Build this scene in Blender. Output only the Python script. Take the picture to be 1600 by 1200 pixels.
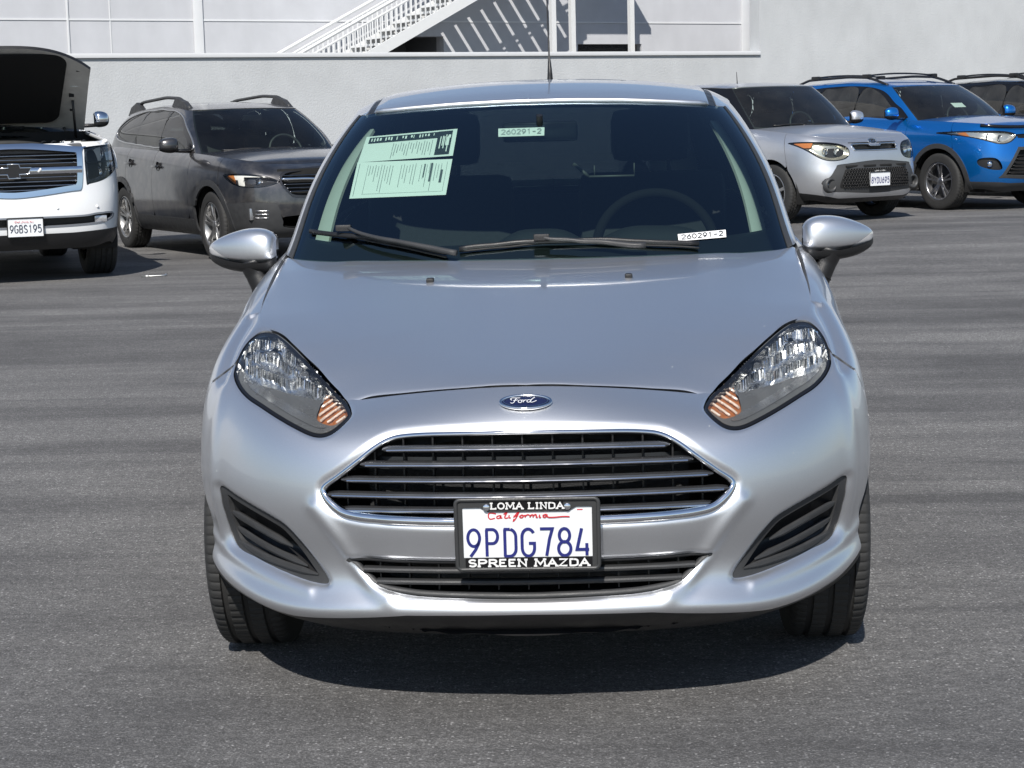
import bpy, bmesh, math, random
import numpy as np
from mathutils import Matrix, Vector, Euler

for o in list(bpy.data.objects):
    bpy.data.objects.remove(o)
scene = bpy.context.scene
col = scene.collection
rnd = random.Random(7)

# ------------------------------------------------------------------ camera
CAM = np.array([0.152, -3.985, 1.333])
YAW, PIT, ROL = [math.radians(v) for v in (-2.52, 7.96, -1.425)]
FPX = 2950.0
_f = np.array([math.sin(YAW) * math.cos(PIT), math.cos(YAW) * math.cos(PIT), -math.sin(PIT)])
_r = np.array([math.cos(YAW), -math.sin(YAW), 0.0])
_u = np.cross(_r, _f)
CR = math.cos(ROL) * _r + math.sin(ROL) * _u
CU = -math.sin(ROL) * _r + math.cos(ROL) * _u
cam_data = bpy.data.cameras.new('camera')
cam_data.sensor_width = 36.0
cam_data.sensor_fit = 'HORIZONTAL'
cam_data.lens = 36.0 * FPX / 1600.0
cam_data.clip_start = 0.05
cam_data.clip_end = 3000.0
cam = bpy.data.objects.new('camera', cam_data)
col.objects.link(cam)
m = Matrix.Identity(4)
for i in range(3):
    m[i][0] = CR[i]; m[i][1] = CU[i]; m[i][2] = -_f[i]; m[i][3] = CAM[i]
cam.matrix_world = m
scene.camera = cam

# ------------------------------------------------------------------ light
SUN = Vector((0.10, 1.08, -1.0)).normalized()       # the way the sunlight travels
SUN_EL = math.asin(-SUN.z)
to_sun = -SUN
world = bpy.data.worlds.new('World')
scene.world = world
world.use_nodes = True
wn = world.node_tree.nodes; wl = world.node_tree.links
wn.clear()
sky = wn.new('ShaderNodeTexSky')
sky.sky_type = 'NISHITA'
sky.sun_disc = False
sky.sun_elevation = SUN_EL
sky.sun_rotation = math.atan2(to_sun.x, to_sun.y)
sky.altitude = 350
sky.air_density = 1.0
sky.dust_density = 0.6
sky.ozone_density = 1.4
bg = wn.new('ShaderNodeBackground')
bg.inputs['Strength'].default_value = 0.10
wo = wn.new('ShaderNodeOutputWorld')
wl.new(sky.outputs[0], bg.inputs[0]); wl.new(bg.outputs[0], wo.inputs[0])
sd = bpy.data.lights.new('sun', 'SUN')
sd.energy = 5.0
sd.angle = math.radians(0.53)
sd.color = (1.0, 0.955, 0.89)
sun = bpy.data.objects.new('sun', sd)
col.objects.link(sun)
sun.rotation_euler = SUN.to_track_quat('-Z', 'Y').to_euler()
sun.location = (-5, -20, 30)

scene.view_settings.view_transform = 'Standard'
scene.view_settings.look = 'None'
scene.view_settings.exposure = 0.15
scene.view_settings.gamma = 1.0
scene.view_settings.use_curve_mapping = False
scene.render.engine = 'CYCLES'
scene.cycles.max_bounces = 10
scene.cycles.transparent_max_bounces = 16
scene.cycles.caustics_reflective = False
scene.cycles.caustics_refractive = False

# ------------------------------------------------------------------ materials
MATS = {}
def _principled(name):
    m = bpy.data.materials.new(name); m.use_nodes = True
    return m, m.node_tree.nodes, m.node_tree.links, m.node_tree.nodes['Principled BSDF']
def mat(name, rgb, rough=0.5, metal=0.0, coat=0.0, spec=0.5, vary=0.0, vscale=20.0, bump=0.0, bscale=200.0, rvary=0.0):
    """plain procedural surface: colour with a little uneven wear and fine relief"""
    if name in MATS: return MATS[name]
    m, n, l, b = _principled(name)
    b.inputs['Base Color'].default_value = (*rgb, 1)
    b.inputs['Roughness'].default_value = rough
    b.inputs['Metallic'].default_value = metal
    b.inputs['Coat Weight'].default_value = coat
    b.inputs['Coat Roughness'].default_value = 0.03
    b.inputs['Specular IOR Level'].default_value = spec
    tc = n.new('ShaderNodeTexCoord')
    if vary or rvary:
        nz = n.new('ShaderNodeTexNoise'); nz.inputs['Scale'].default_value = vscale; nz.inputs['Detail'].default_value = 5
        l.new(tc.outputs['Object'], nz.inputs['Vector'])
    if vary:
        mx = n.new('ShaderNodeMixRGB')
        mx.inputs[1].default_value = (*[c * (1 - vary) for c in rgb], 1)
        mx.inputs[2].default_value = (*[min(1, c * (1 + vary)) for c in rgb], 1)
        l.new(nz.outputs['Fac'], mx.inputs[0]); l.new(mx.outputs[0], b.inputs['Base Color'])
    if rvary:
        mr = n.new('ShaderNodeMapRange')
        mr.inputs['To Min'].default_value = max(0.02, rough - rvary); mr.inputs['To Max'].default_value = min(1, rough + rvary)
        mr.inputs['From Min'].default_value = 0.3; mr.inputs['From Max'].default_value = 0.7
        l.new(nz.outputs['Fac'], mr.inputs['Value']); l.new(mr.outputs[0], b.inputs['Roughness'])
    if bump:
        n2 = n.new('ShaderNodeTexNoise'); n2.inputs['Scale'].default_value = bscale; n2.inputs['Detail'].default_value = 3
        bp = n.new('ShaderNodeBump'); bp.inputs['Strength'].default_value = bump; bp.inputs['Distance'].default_value = 0.002
        l.new(tc.outputs['Object'], n2.inputs['Vector'])
        l.new(n2.outputs['Fac'], bp.inputs['Height']); l.new(bp.outputs['Normal'], b.inputs['Normal'])
    MATS[name] = m
    return m
def paint(name, rgb, metal=0.75, rough=0.34, coat=1.0, chips=0.0, dust=0.0, coat_rough=0.035):
    """metallic car paint under clear coat; chips = pale stone chips and bug marks"""
    if name in MATS: return MATS[name]
    m, n, l, b = _principled(name)
    b.inputs['Metallic'].default_value = metal
    b.inputs['Roughness'].default_value = rough
    b.inputs['Coat Weight'].default_value = coat
    b.inputs['Coat Roughness'].default_value = coat_rough
    tc = n.new('ShaderNodeTexCoord')
    fl = n.new('ShaderNodeTexNoise'); fl.inputs['Scale'].default_value = 900; fl.inputs['Detail'].default_value = 1
    l.new(tc.outputs['Object'], fl.inputs['Vector'])
    mx = n.new('ShaderNodeMixRGB')
    mx.inputs[1].default_value = (*[c * 0.88 for c in rgb], 1); mx.inputs[2].default_value = (*[min(1, c * 1.12) for c in rgb], 1)
    l.new(fl.outputs['Fac'], mx.inputs[0])
    last = mx.outputs[0]
    if dust:
        dn = n.new('ShaderNodeTexNoise'); dn.inputs['Scale'].default_value = 6; dn.inputs['Detail'].default_value = 8; dn.inputs['Roughness'].default_value = 0.65
        l.new(tc.outputs['Object'], dn.inputs['Vector'])
        dr = n.new('ShaderNodeMapRange'); dr.inputs['From Min'].default_value = 0.42; dr.inputs['From Max'].default_value = 0.78
        dr.inputs['To Min'].default_value = 0.0; dr.inputs['To Max'].default_value = dust
        l.new(dn.outputs['Fac'], dr.inputs['Value'])
        dm = n.new('ShaderNodeMixRGB'); dm.inputs[2].default_value = (0.36, 0.33, 0.29, 1)
        l.new(dr.outputs[0], dm.inputs[0]); l.new(last, dm.inputs[1]); last = dm.outputs[0]
        rr = n.new('ShaderNodeMapRange'); rr.inputs['To Min'].default_value = 0.025; rr.inputs['To Max'].default_value = 0.16
        l.new(dn.outputs['Fac'], rr.inputs['Value']); l.new(rr.outputs[0], b.inputs['Coat Roughness'])
    if chips:
        vo = n.new('ShaderNodeTexVoronoi'); vo.feature = 'F1'; vo.inputs['Scale'].default_value = 42
        l.new(tc.outputs['Object'], vo.inputs['Vector'])
        sp = n.new('ShaderNodeSeparateColor'); l.new(vo.outputs['Color'], sp.inputs[0])
        th = n.new('ShaderNodeMapRange'); th.inputs['From Min'].default_value = 0.80; th.inputs['From Max'].default_value = 1.0
        th.inputs['To Min'].default_value = 0.0; th.inputs['To Max'].default_value = 0.13 * chips
        l.new(sp.outputs[0], th.inputs['Value'])
        lt = n.new('ShaderNodeMath'); lt.operation = 'LESS_THAN'
        l.new(vo.outputs['Distance'], lt.inputs[0]); l.new(th.outputs[0], lt.inputs[1])
        cm = n.new('ShaderNodeMixRGB'); cm.inputs[2].default_value = (0.82, 0.83, 0.82, 1)
        l.new(lt.outputs[0], cm.inputs[0]); l.new(last, cm.inputs[1]); last = cm.outputs[0]
        im = n.new('ShaderNodeMapRange'); im.inputs['To Min'].default_value = metal; im.inputs['To Max'].default_value = 0.0
        l.new(lt.outputs[0], im.inputs['Value']); l.new(im.outputs[0], b.inputs['Metallic'])
    l.new(last, b.inputs['Base Color'])
    MATS[name] = m
    return m
def glass(name, tint, ior=1.5, rough=0.0, film=0.0, sheen=(1, 1, 1)):
    """thin sheet of tinted glass: clear through, mirror by Fresnel"""
    if name in MATS: return MATS[name]
    m = bpy.data.materials.new(name); m.use_nodes = True
    n = m.node_tree.nodes; l = m.node_tree.links; n.clear()
    out = n.new('ShaderNodeOutputMaterial')
    tr = n.new('ShaderNodeBsdfTransparent'); tr.inputs[0].default_value = (*tint, 1)
    gl = n.new('ShaderNodeBsdfGlossy'); gl.inputs['Roughness'].default_value = rough; gl.inputs[0].default_value = (*sheen, 1)
    fr = n.new('ShaderNodeFresnel'); fr.inputs[0].default_value = ior
    mx = n.new('ShaderNodeMixShader')
    l.new(fr.outputs[0], mx.inputs[0]); l.new(tr.outputs[0], mx.inputs[1]); l.new(gl.outputs[0], mx.inputs[2])
    last = mx.outputs[0]
    if film:                                              # dust on the pane
        df = n.new('ShaderNodeBsdfDiffuse'); df.inputs[0].default_value = (0.5, 0.49, 0.46, 1)
        tc = n.new('ShaderNodeTexCoord'); nz = n.new('ShaderNodeTexNoise'); nz.inputs['Scale'].default_value = 5; nz.inputs['Detail'].default_value = 6
        l.new(tc.outputs['Object'], nz.inputs['Vector'])
        mr = n.new('ShaderNodeMapRange'); mr.inputs['To Max'].default_value = film * 2
        l.new(nz.outputs['Fac'], mr.inputs['Value'])
        m2 = n.new('ShaderNodeMixShader'); l.new(mr.outputs[0], m2.inputs[0]); l.new(last, m2.inputs[1]); l.new(df.outputs[0], m2.inputs[2]); last = m2.outputs[0]
    l.new(last, out.inputs[0])
    MATS[name] = m
    return m

CHROME = mat('chrome', (0.82, 0.83, 0.85), 0.07, 1.0, rvary=0.04, vscale=30)
DARK_CHROME = mat('smoked_chrome', (0.17, 0.175, 0.19), 0.16, 1.0, rvary=0.06, vscale=40)
BLACK = mat('black_plastic', (0.012, 0.012, 0.013), 0.42, bump=0.25, bscale=700, rvary=0.08)
GLOSS_BLACK = mat('gloss_black_plastic', (0.008, 0.008, 0.009), 0.14, rvary=0.05)
GREY_PLASTIC = mat('grey_plastic', (0.035, 0.036, 0.038), 0.52, bump=0.3, bscale=500, rvary=0.1, vary=0.15)
RUBBER = mat('tyre_rubber', (0.024, 0.024, 0.024), 0.75, vary=0.3, vscale=14, bump=0.3, bscale=260)
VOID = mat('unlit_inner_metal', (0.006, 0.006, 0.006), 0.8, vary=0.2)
ALLOY = mat('alloy_wheel', (0.50, 0.50, 0.51), 0.3, 0.9, vary=0.1, vscale=12, rvary=0.1)
DARK_ALLOY = mat('dark_alloy', (0.05, 0.05, 0.055), 0.32, 0.8, rvary=0.1)
CLOTH = mat('dark_seat_cloth', (0.018, 0.018, 0.02), 0.9, vary=0.3, vscale=60, bump=0.5, bscale=300)
DASH = mat('dashboard_plastic', (0.016, 0.017, 0.018), 0.55, bump=0.3, bscale=400)
TRIM_LIGHT = mat('pale_pillar_trim', (0.42, 0.42, 0.39), 0.75, bump=0.2, bscale=400, vary=0.05)
WHITE_PLASTIC = mat('white_plastic', (0.75, 0.75, 0.74), 0.4, vary=0.04)
LENS = glass('clear_lens', (0.97, 0.98, 0.98), 1.45)
AMBER = mat('amber_plastic', (0.50, 0.17, 0.04), 0.25, coat=0.6, vary=0.2, vscale=60)
RED_LENS = mat('red_lens', (0.30, 0.012, 0.01), 0.12, coat=0.5, vary=0.1)
WINDSHIELD = glass('green_tinted_glass', (0.70, 0.87, 0.82), 1.95, sheen=(.72, .88, 1.0))
SIDE_GLASS = glass('side_glass', (0.55, 0.66, 0.62), 1.5, film=0.03)
PRIVACY = glass('privacy_glass', (0.10, 0.11, 0.11), 1.5, film=0.06)
DUSTY_SHIELD = glass('dusty_windshield_glass', (0.66, 0.78, 0.74), 1.6, film=0.018)
PAPER = mat('paper_sheet', (0.80, 0.80, 0.79), 0.8, vary=0.02)
INK = mat('black_ink', (0.02, 0.025, 0.03), 0.7, vary=0.1)
GREY_INK = mat('fine_print_ink', (0.30, 0.31, 0.32), 0.8, vary=0.1)
PLATE_WHITE = mat('plate_white', (0.74, 0.76, 0.78), 0.35, vary=0.03, vscale=30)
PLATE_BLUE = mat('plate_blue', (0.02, 0.025, 0.16), 0.4, vary=0.1)
PLATE_RED = mat('plate_red', (0.55, 0.02, 0.03), 0.4, vary=0.1)
PLATE_GREY = mat('plate_dark_digits', (0.06, 0.07, 0.10), 0.4, vary=0.1)

# ------------------------------------------------------------------ objects
def tag(o, label=None, cat=None, group=None, kind=None):
    if label: o['label'] = label
    if cat: o['category'] = cat
    if group: o['group'] = group
    if kind: o['kind'] = kind
    return o
def empty(name, label, cat, loc=(0, 0, 0), rz=0.0, group=None):
    o = bpy.data.objects.new(name, None); col.objects.link(o)
    o.empty_display_size = 0.2
    o.location = loc; o.rotation_euler = (0, 0, rz)
    return tag(o, label, cat, group)
def obj(name, V, F, material, parent=None, smooth=True, normals=None):
    me = bpy.data.meshes.new(name)
    V = np.asarray(V, float)
    me.from_pydata(V.tolist(), [], [list(map(int, f)) for f in F])
    me.materials.append(material)
    if smooth:
        me.polygons.foreach_set('use_smooth', [True] * len(me.polygons))
        if normals is not None:
            me.normals_split_custom_set_from_vertices([tuple(x) for x in normals])
        elif smooth == 'auto':
            me.set_sharp_from_angle(angle=math.radians(35))
    o = bpy.data.objects.new(name, me); col.objects.link(o)
    if parent: o.parent = parent
    return o
class MB:
    """collects simple solids into one mesh"""
    def __init__(s): s.V = []; s.F = []
    def add(s, V, F):
        b = len(s.V); s.V += [tuple(v) for v in V]; s.F += [tuple(i + b for i in f) for f in F]; return s
    def build(s, name, material, parent=None, smooth='auto'):
        return obj(name, s.V, s.F, material, parent, smooth)
    def xf(s, M):
        s.V = [tuple(M @ Vector(v)) for v in s.V]; return s
    def box(s, x0, x1, y0, y1, z0, z1, bev=0.0):
        if bev <= 0:
            V = [(x, y, z) for x in (x0, x1) for y in (y0, y1) for z in (z0, z1)]
            F = [(0, 1, 3, 2), (4, 6, 7, 5), (0, 4, 5, 1), (2, 3, 7, 6), (0, 2, 6, 4), (1, 5, 7, 3)]
            return s.add(V, F)
        bm = bmesh.new(); bmesh.ops.create_cube(bm, size=1.0)
        for v in bm.verts:
            v.co = Vector(((x0 + x1) / 2 + v.co.x * (x1 - x0), (y0 + y1) / 2 + v.co.y * (y1 - y0), (z0 + z1) / 2 + v.co.z * (z1 - z0)))
        bmesh.ops.bevel(bm, geom=list(bm.edges), offset=bev, segments=2, affect='EDGES', profile=0.6)
        bm.verts.index_update()
        V = [tuple(v.co) for v in bm.verts]; F = [tuple(v.index for v in f.verts) for f in bm.faces]; bm.free()
        return s.add(V, F)
    def tube(s, path, r, n=10, closed=False, flat=1.0, upv=(0, 0, 1), cap=True):
        """sweep a round or flattened section; r may be one radius or one for each point; flat scales the section along upv"""
        P = np.asarray(path, float); k = len(P)
        r = np.full(k, r) if np.isscalar(r) else np.asarray(r, float)
        if closed: tan = np.roll(P, -1, 0) - np.roll(P, 1, 0)
        else:
            tan = np.gradient(P, axis=0)
        tan /= np.linalg.norm(tan, axis=1)[:, None] + 1e-12
        upv = np.asarray(upv, float)
        V = []
        for i in range(k):
            a = np.cross(upv, tan[i]); na = np.linalg.norm(a)
            a = np.array([1., 0, 0]) if na < 1e-6 else a / na
            b = np.cross(tan[i], a)
            for j in range(n):
                t = 2 * math.pi * j / n
                V.append(P[i] + r[i] * (math.cos(t) * a + flat * math.sin(t) * b))
        F = []
        for i in range(k if closed else k - 1):
            for j in range(n):
                i2 = (i + 1) % k
                F.append((i * n + j, i * n + (j + 1) % n, i2 * n + (j + 1) % n, i2 * n + j))
        if cap and not closed:
            F.append(tuple(range(n))[::-1]); F.append(tuple((k - 1) * n + j for j in range(n)))
        return s.add(V, F)
    def lathe(s, prof, n=32, axis='x', c=(0, 0, 0), mod=None):
        """prof: (axial, radius) pairs, turned about the axis through c"""
        k = len(prof); V = []; F = []
        for j in range(n):
            t = 2 * math.pi * j / n
            for i, (a, r) in enumerate(prof):
                if mod: r = r + mod(i, j)
                if axis == 'x': V.append((c[0] + a, c[1] + r * math.cos(t), c[2] + r * math.sin(t)))
                elif axis == 'y': V.append((c[0] + r * math.cos(t), c[1] + a, c[2] + r * math.sin(t)))
                else: V.append((c[0] + r * math.cos(t), c[1] + r * math.sin(t), c[2] + a))
        for j in range(n):
            j2 = (j + 1) % n
            for i in range(k - 1):
                F.append((j * k + i, j * k + i + 1, j2 * k + i + 1, j2 * k + i))
        return s.add(V, F)
    def prism(s, poly, y0, y1, plane='xz'):
        """polygon given in a plane, pulled along the third axis"""
        n = len(poly)
        def P(a, b, d):
            return (a, d, b) if plane == 'xz' else ((d, a, b) if plane == 'yz' else (a, b, d))
        V = [P(a, b, y0) for a, b in poly] + [P(a, b, y1) for a, b in poly]
        F = [tuple(range(n)), tuple(range(2 * n - 1, n - 1, -1))] + [(i, i + n, (i + 1) % n + n, (i + 1) % n) for i in range(n)]
        return s.add(V, F)
    def grid(s, G):
        """G: rows x columns of points"""
        G = np.asarray(G, float); a, b = G.shape[:2]
        F = [(i * b + j, i * b + j + 1, (i + 1) * b + j + 1, (i + 1) * b + j) for i in range(a - 1) for j in range(b - 1)]
        return s.add(G.reshape(-1, 3), F)

# ------------------------------------------------------------------ smooth sheets that are cut into panels
def bspline(P, n, t=None):
    P = np.asarray(P, float)
    P = np.concatenate([[2 * P[0] - P[1]], P, [2 * P[-1] - P[-2]]], 0)
    m_ = P.shape[0] - 3
    t = np.linspace(0, m_, n) if t is None else np.clip(t, 0, m_); i = np.minimum(t.astype(int), m_ - 1); u = (t - i).reshape((-1,) + (1,) * (P.ndim - 1))
    return ((1 - u) ** 3 * P[i] + (3 * u ** 3 - 6 * u ** 2 + 4) * P[i + 1] + (-3 * u ** 3 + 3 * u ** 2 + 3 * u + 1) * P[i + 2] + u ** 3 * P[i + 3]) / 6
def smooth_poly(pts, n=160, closed=True):
    """round Catmull-Rom line through the points, evenly resampled"""
    P = np.asarray(pts, float); k = len(P); out = []
    rng = range(k) if closed else range(k - 1)
    for i in rng:
        g = lambda q: P[q % k] if closed else P[min(max(q, 0), k - 1)]
        a, b, c, d = g(i - 1), g(i), g(i + 1), g(i + 2)
        for t in np.linspace(0, 1, 12, endpoint=False):
            out.append(0.5 * (2 * b + (c - a) * t + (2 * a - 5 * b + 4 * c - d) * t * t + (3 * b - a - 3 * c + d) * t ** 3))
    if not closed: out.append(P[-1])
    out = np.array(out)
    q = np.concatenate([out, out[:1]]) if closed else out
    L = np.concatenate([[0], np.cumsum(np.linalg.norm(np.diff(q, axis=0), axis=1))])
    s_ = np.linspace(0, L[-1], n, endpoint=not closed)
    return np.stack([np.interp(s_, L, q[:, i]) for i in range(q.shape[1])], 1)
def seg_dist(Q, poly, closed=True):
    P = np.asarray(poly, float); E = np.roll(P, -1, 0) if closed else P[1:]
    S = P if closed else P[:-1]
    d = np.full(len(Q), 1e9)
    for a, b in zip(S, E):
        ab = b - a; t = np.clip(((Q - a) @ ab) / (ab @ ab + 1e-15), 0, 1)
        d = np.minimum(d, np.hypot(*(Q - a - t[:, None] * ab).T))
    return d
def sdf(Q, poly):
    """signed distance to a closed outline, positive inside"""
    P = np.asarray(poly, float); R = np.roll(P, -1, 0)
    ins = np.zeros(len(Q), bool)
    for a, b in zip(P, R):
        c = (a[1] > Q[:, 1]) != (b[1] > Q[:, 1])
        with np.errstate(divide='ignore', invalid='ignore'):
            x = (b[0] - a[0]) * (Q[:, 1] - a[1]) / (b[1] - a[1]) + a[0]
        ins ^= c & (Q[:, 0] < x)
    d = seg_dist(Q, P)
    return np.where(ins, d, -d)
def resample(G, na, nb):
    G = bspline(G, na)
    return bspline(G.transpose(1, 0, 2), nb).transpose(1, 0, 2)
class Sheet:
    """grid of points (columns x rows); D holds position, normal, column and row coordinate of each vertex"""
    def __init__(s, G, flip=False, cmin=0.0, cmax=1.0):
        G = np.asarray(G, float); a, b = G.shape[:2]; s.G = G
        da = np.gradient(G, axis=0); db = np.gradient(G, axis=1)
        N = np.cross(da, db)
        if flip: N = -N
        N /= np.linalg.norm(N, axis=2)[..., None] + 1e-12
        cc, rr = np.meshgrid(np.linspace(cmin, cmax, a), np.linspace(0, 1, b), indexing='ij')
        s.D = np.concatenate([G, N, cc[..., None], rr[..., None]], 2).reshape(-1, 8)
        i = np.arange(a * b).reshape(a, b)
        q = np.stack([i[:-1, :-1], i[1:, :-1], i[1:, 1:], i[:-1, 1:]], -1).reshape(-1, 4)
        if flip: q = q[:, ::-1]
        s.T = np.concatenate([q[:, [0, 1, 2]], q[:, [0, 2, 3]]])
    x = property(lambda s: s.D[:, 0]); y = property(lambda s: s.D[:, 1]); z = property(lambda s: s.D[:, 2])
    c = property(lambda s: s.D[:, 6]); r = property(lambda s: s.D[:, 7])
    def xz(s): return np.stack([np.abs(s.D[:, 0]), s.D[:, 2]], 1)
    def yz(s): return s.D[:, 1:3]
    def push(s, d):
        """move every vertex along its normal and find the new normals"""
        a, b = s.G.shape[:2]
        G = s.G + s.D[:, 3:6].reshape(a, b, 3) * np.asarray(d).reshape(a, b, 1)
        return G
def clip(D, T, s):
    ins = s >= 0
    cnt = ins[T].sum(1)
    tris = [T[cnt == 3]]
    X = T[(cnt == 1) | (cnt == 2)]
    new = []; cache = {}; base = len(D); extra = []
    def cut(a, b):
        k = (a, b) if a < b else (b, a)
        if k not in cache:
            t = s[k[0]] / (s[k[0]] - s[k[1]]); t = min(max(t, 0.001), 0.999)
            extra.append(D[k[0]] * (1 - t) + D[k[1]] * t); cache[k] = base + len(extra) - 1
        return cache[k]
    for t in X.tolist():
        f = [ins[v] for v in t]
        while not (f[0] and not f[2]):
            t = t[1:] + t[:1]; f = f[1:] + f[:1]
        a, b, c = t
        if f[1]:
            p, q = cut(b, c), cut(a, c); new += [(a, b, p), (a, p, q)]
        else:
            p, q = cut(a, b), cut(a, c); new.append((a, p, q))
    if new: tris.append(np.array(new))
    D2 = np.concatenate([D, np.array(extra)]) if extra else D
    T2 = np.concatenate(tris)
    u, inv = np.unique(T2, return_inverse=True)
    return D2[u], inv.reshape(-1, 3)
def pieces(D, T):
    """connected pieces, biggest first"""
    lab = np.arange(len(D))
    while True:
        m_ = lab[T].min(1); new = lab.copy()
        for k in range(3): np.minimum.at(new, T[:, k], m_)
        new = new[new]
        if (new == lab).all(): break
        lab = new
    ids, cnt = np.unique(lab[T[:, 0]], return_counts=True)
    out = []
    for q in ids[np.argsort(-cnt)]:
        t = T[lab[T[:, 0]] == q]; u, inv = np.unique(t, return_inverse=True); out.append((D[u], inv.reshape(-1, 3)))
    return out
def panel(name, sheet, s, material, parent, thick=0.012, off=0.0, flatnormals=False):
    D, T = clip(sheet.D, sheet.T, s)
    if len(T) == 0: raise RuntimeError('empty panel ' + name)
    if name == 'front_bumper':
        ps = pieces(D, T)
        for d_, t_ in ps[1:]:
            if len(t_) > 12: panel_mesh('bumper_corner', d_, t_, material, parent, thick, off, flatnormals)
        D, T = ps[0]
    return panel_mesh(name, D, T, material, parent, thick, off, flatnormals)
def panel_mesh(name, D, T, material, parent, thick, off, flatnormals):
    V = D[:, :3] + D[:, 3:6] * off
    N = D[:, 3:6] / (np.linalg.norm(D[:, 3:6], axis=1)[:, None] + 1e-12)
    F = [tuple(t) for t in T.tolist()]
    if thick:
        E = {}
        for a, b, c in F:
            for e in ((a, b), (b, c), (c, a)):
                E[e] = 1
        bd = [e for e in E if (e[1], e[0]) not in E]
        nv = len(V); ids = {}; VX = []; NX = []
        for a, b in bd:
            t = V[b] - V[a]; o = np.cross(t, N[a]); o /= np.linalg.norm(o) + 1e-12
            for v in (a, b):
                if v not in ids:
                    ids[v] = nv + len(VX); VX += [V[v], V[v] - N[v] * thick]; NX += [o.copy(), o.copy()]
                else:
                    k = ids[v] - nv; NX[k] += o; NX[k + 1] += o
            F.append((ids[b], ids[a], ids[a] + 1, ids[b] + 1))
        if VX:
            NX = np.array(NX); NX /= np.linalg.norm(NX, axis=1)[:, None] + 1e-12
            V = np.concatenate([V, np.array(VX)]); N = np.concatenate([N, NX])
    return obj(name, V, F, material, parent, True, None if flatnormals else N)

# ------------------------------------------------------------------ lettering drawn as strokes
def arc(cx, cy, rx, ry, a0, a1, n=14):
    return [(cx + rx * math.cos(math.radians(a)), cy + ry * math.sin(math.radians(a))) for a in np.linspace(a0, a1, n)]
GL = {
 '0': [arc(.5, .5, .5, .5, 90, 450, 28)],
 '1': [[(.2, .8), (.55, 1), (.55, 0)]],
 '2': [arc(.5, .72, .48, .28, 170, -20, 14) + [(.02, 0), (1, 0)]],
 '5': [[(.92, 1), (.12, 1), (.06, .56)] + arc(.48, .33, .5, .33, 120, -150, 18)],
 '6': [[(.8, 1), (.3, .62)] + arc(.5, .31, .48, .31, 160, -200, 24)],
 '7': [[(0, 1), (1, 1), (.75, .62), (.5, 0)]],
 '8': [arc(.5, .75, .42, .25, -90, 270, 24), arc(.5, .26, .5, .26, 90, 450, 24)],
 '9': [arc(.5, .69, .48, .31, -20, 340, 24) + [(.9, .5), (.62, .25), (.2, 0)]],
 '4': [[(.42, 1), (.02, .22), (1, .22)], [(.82, .45), (.82, 0)]],
 'A': [[(0, 0), (.5, 1), (1, 0)], [(.2, .34), (.8, .34)]],
 'B': [[(.05, 0), (.05, 1)], [(.05, 1), (.55, 1)] + arc(.55, .76, .36, .24, 90, -90, 10) + [(.05, .52)], [(.05, .52), (.6, .52)] + arc(.6, .26, .38, .26, 90, -90, 10) + [(.05, 0)]],
 'D': [[(.08, 0), (.08, 1)], [(.0, 1), (.5, 1)] + arc(.45, .72, .52, .28, 90, 0, 8) + arc(.45, .28, .52, .28, 0, -90, 8) + [(.0, 0)]],
 'E': [[(.08, 0), (.08, 1)], [(.0, 1), (.95, 1)], [(.08, .52), (.75, .52)], [(.0, 0), (1, 0)]],
 'G': [arc(.5, .70, .5, .30, 30, 180, 14) + arc(.5, .30, .5, .30, 180, 360, 14) + [(1, .47), (.55, .47)]],
 'I': [[(.5, 0), (.5, 1)]],
 'K': [[(.05, 0), (.05, 1)], [(1, 1), (.05, .42)], [(.3, .6), (1, 0)]],
 'L': [[(.1, 1), (.1, 0)], [(.0, 0), (.95, 0), (.95, .22)]],
 'M': [[(.05, 0), (.12, 1), (.5, .25), (.88, 1), (.95, 0)]],
 'N': [[(.1, 0), (.1, 1), (.9, 0), (.9, 1)]],
 'O': [arc(.5, .5, .48, .5, 90, 450, 26)],
 'P': [[(.08, 0), (.08, 1)], [(.0, 1), (.5, 1)] + arc(.55, .74, .42, .26, 90, -90, 12) + [(.08, .48)]],
 'R': [[(.08, 0), (.08, 1)], [(.0, 1), (.5, 1)] + arc(.52, .75, .38, .25, 90, -90, 12) + [(.08, .5)], [(.5, .5), (1, 0)]],
 'S': [arc(.5, .75, .44, .25, 20, 270, 16) + arc(.5, .25, .46, .25, 90, -160, 16)],
 'U': [[(.05, 1), (.05, .3)] + arc(.5, .3, .45, .3, 180, 360, 14) + [(.95, 1)]],
 'Y': [[(0, 1), (.5, .48), (.5, 0)], [(1, 1), (.5, .48)]],
 'Z': [[(.03, 1), (.95, 1), (.05, 0), (1, 0)]],
 '-': [[(.1, .45), (.9, .45)]],
}
SERIF = {'L': [(.1, 1), (.1, 0)], 'M': [(.1, 1), (.05, 0), (.9, 1), (.95, 0)], 'A': [(0, 0), (1, 0)], 'I': [(.5, 0), (.5, 1)], 'N': [(.1, 0), (.1, 1), (.9, 1)], 'D': [], 'P': [(.08, 0)], 'R': [(.08, 0), (1, 0)], 'E': [], 'Z': [], 'S': [], 'O': []}
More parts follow.
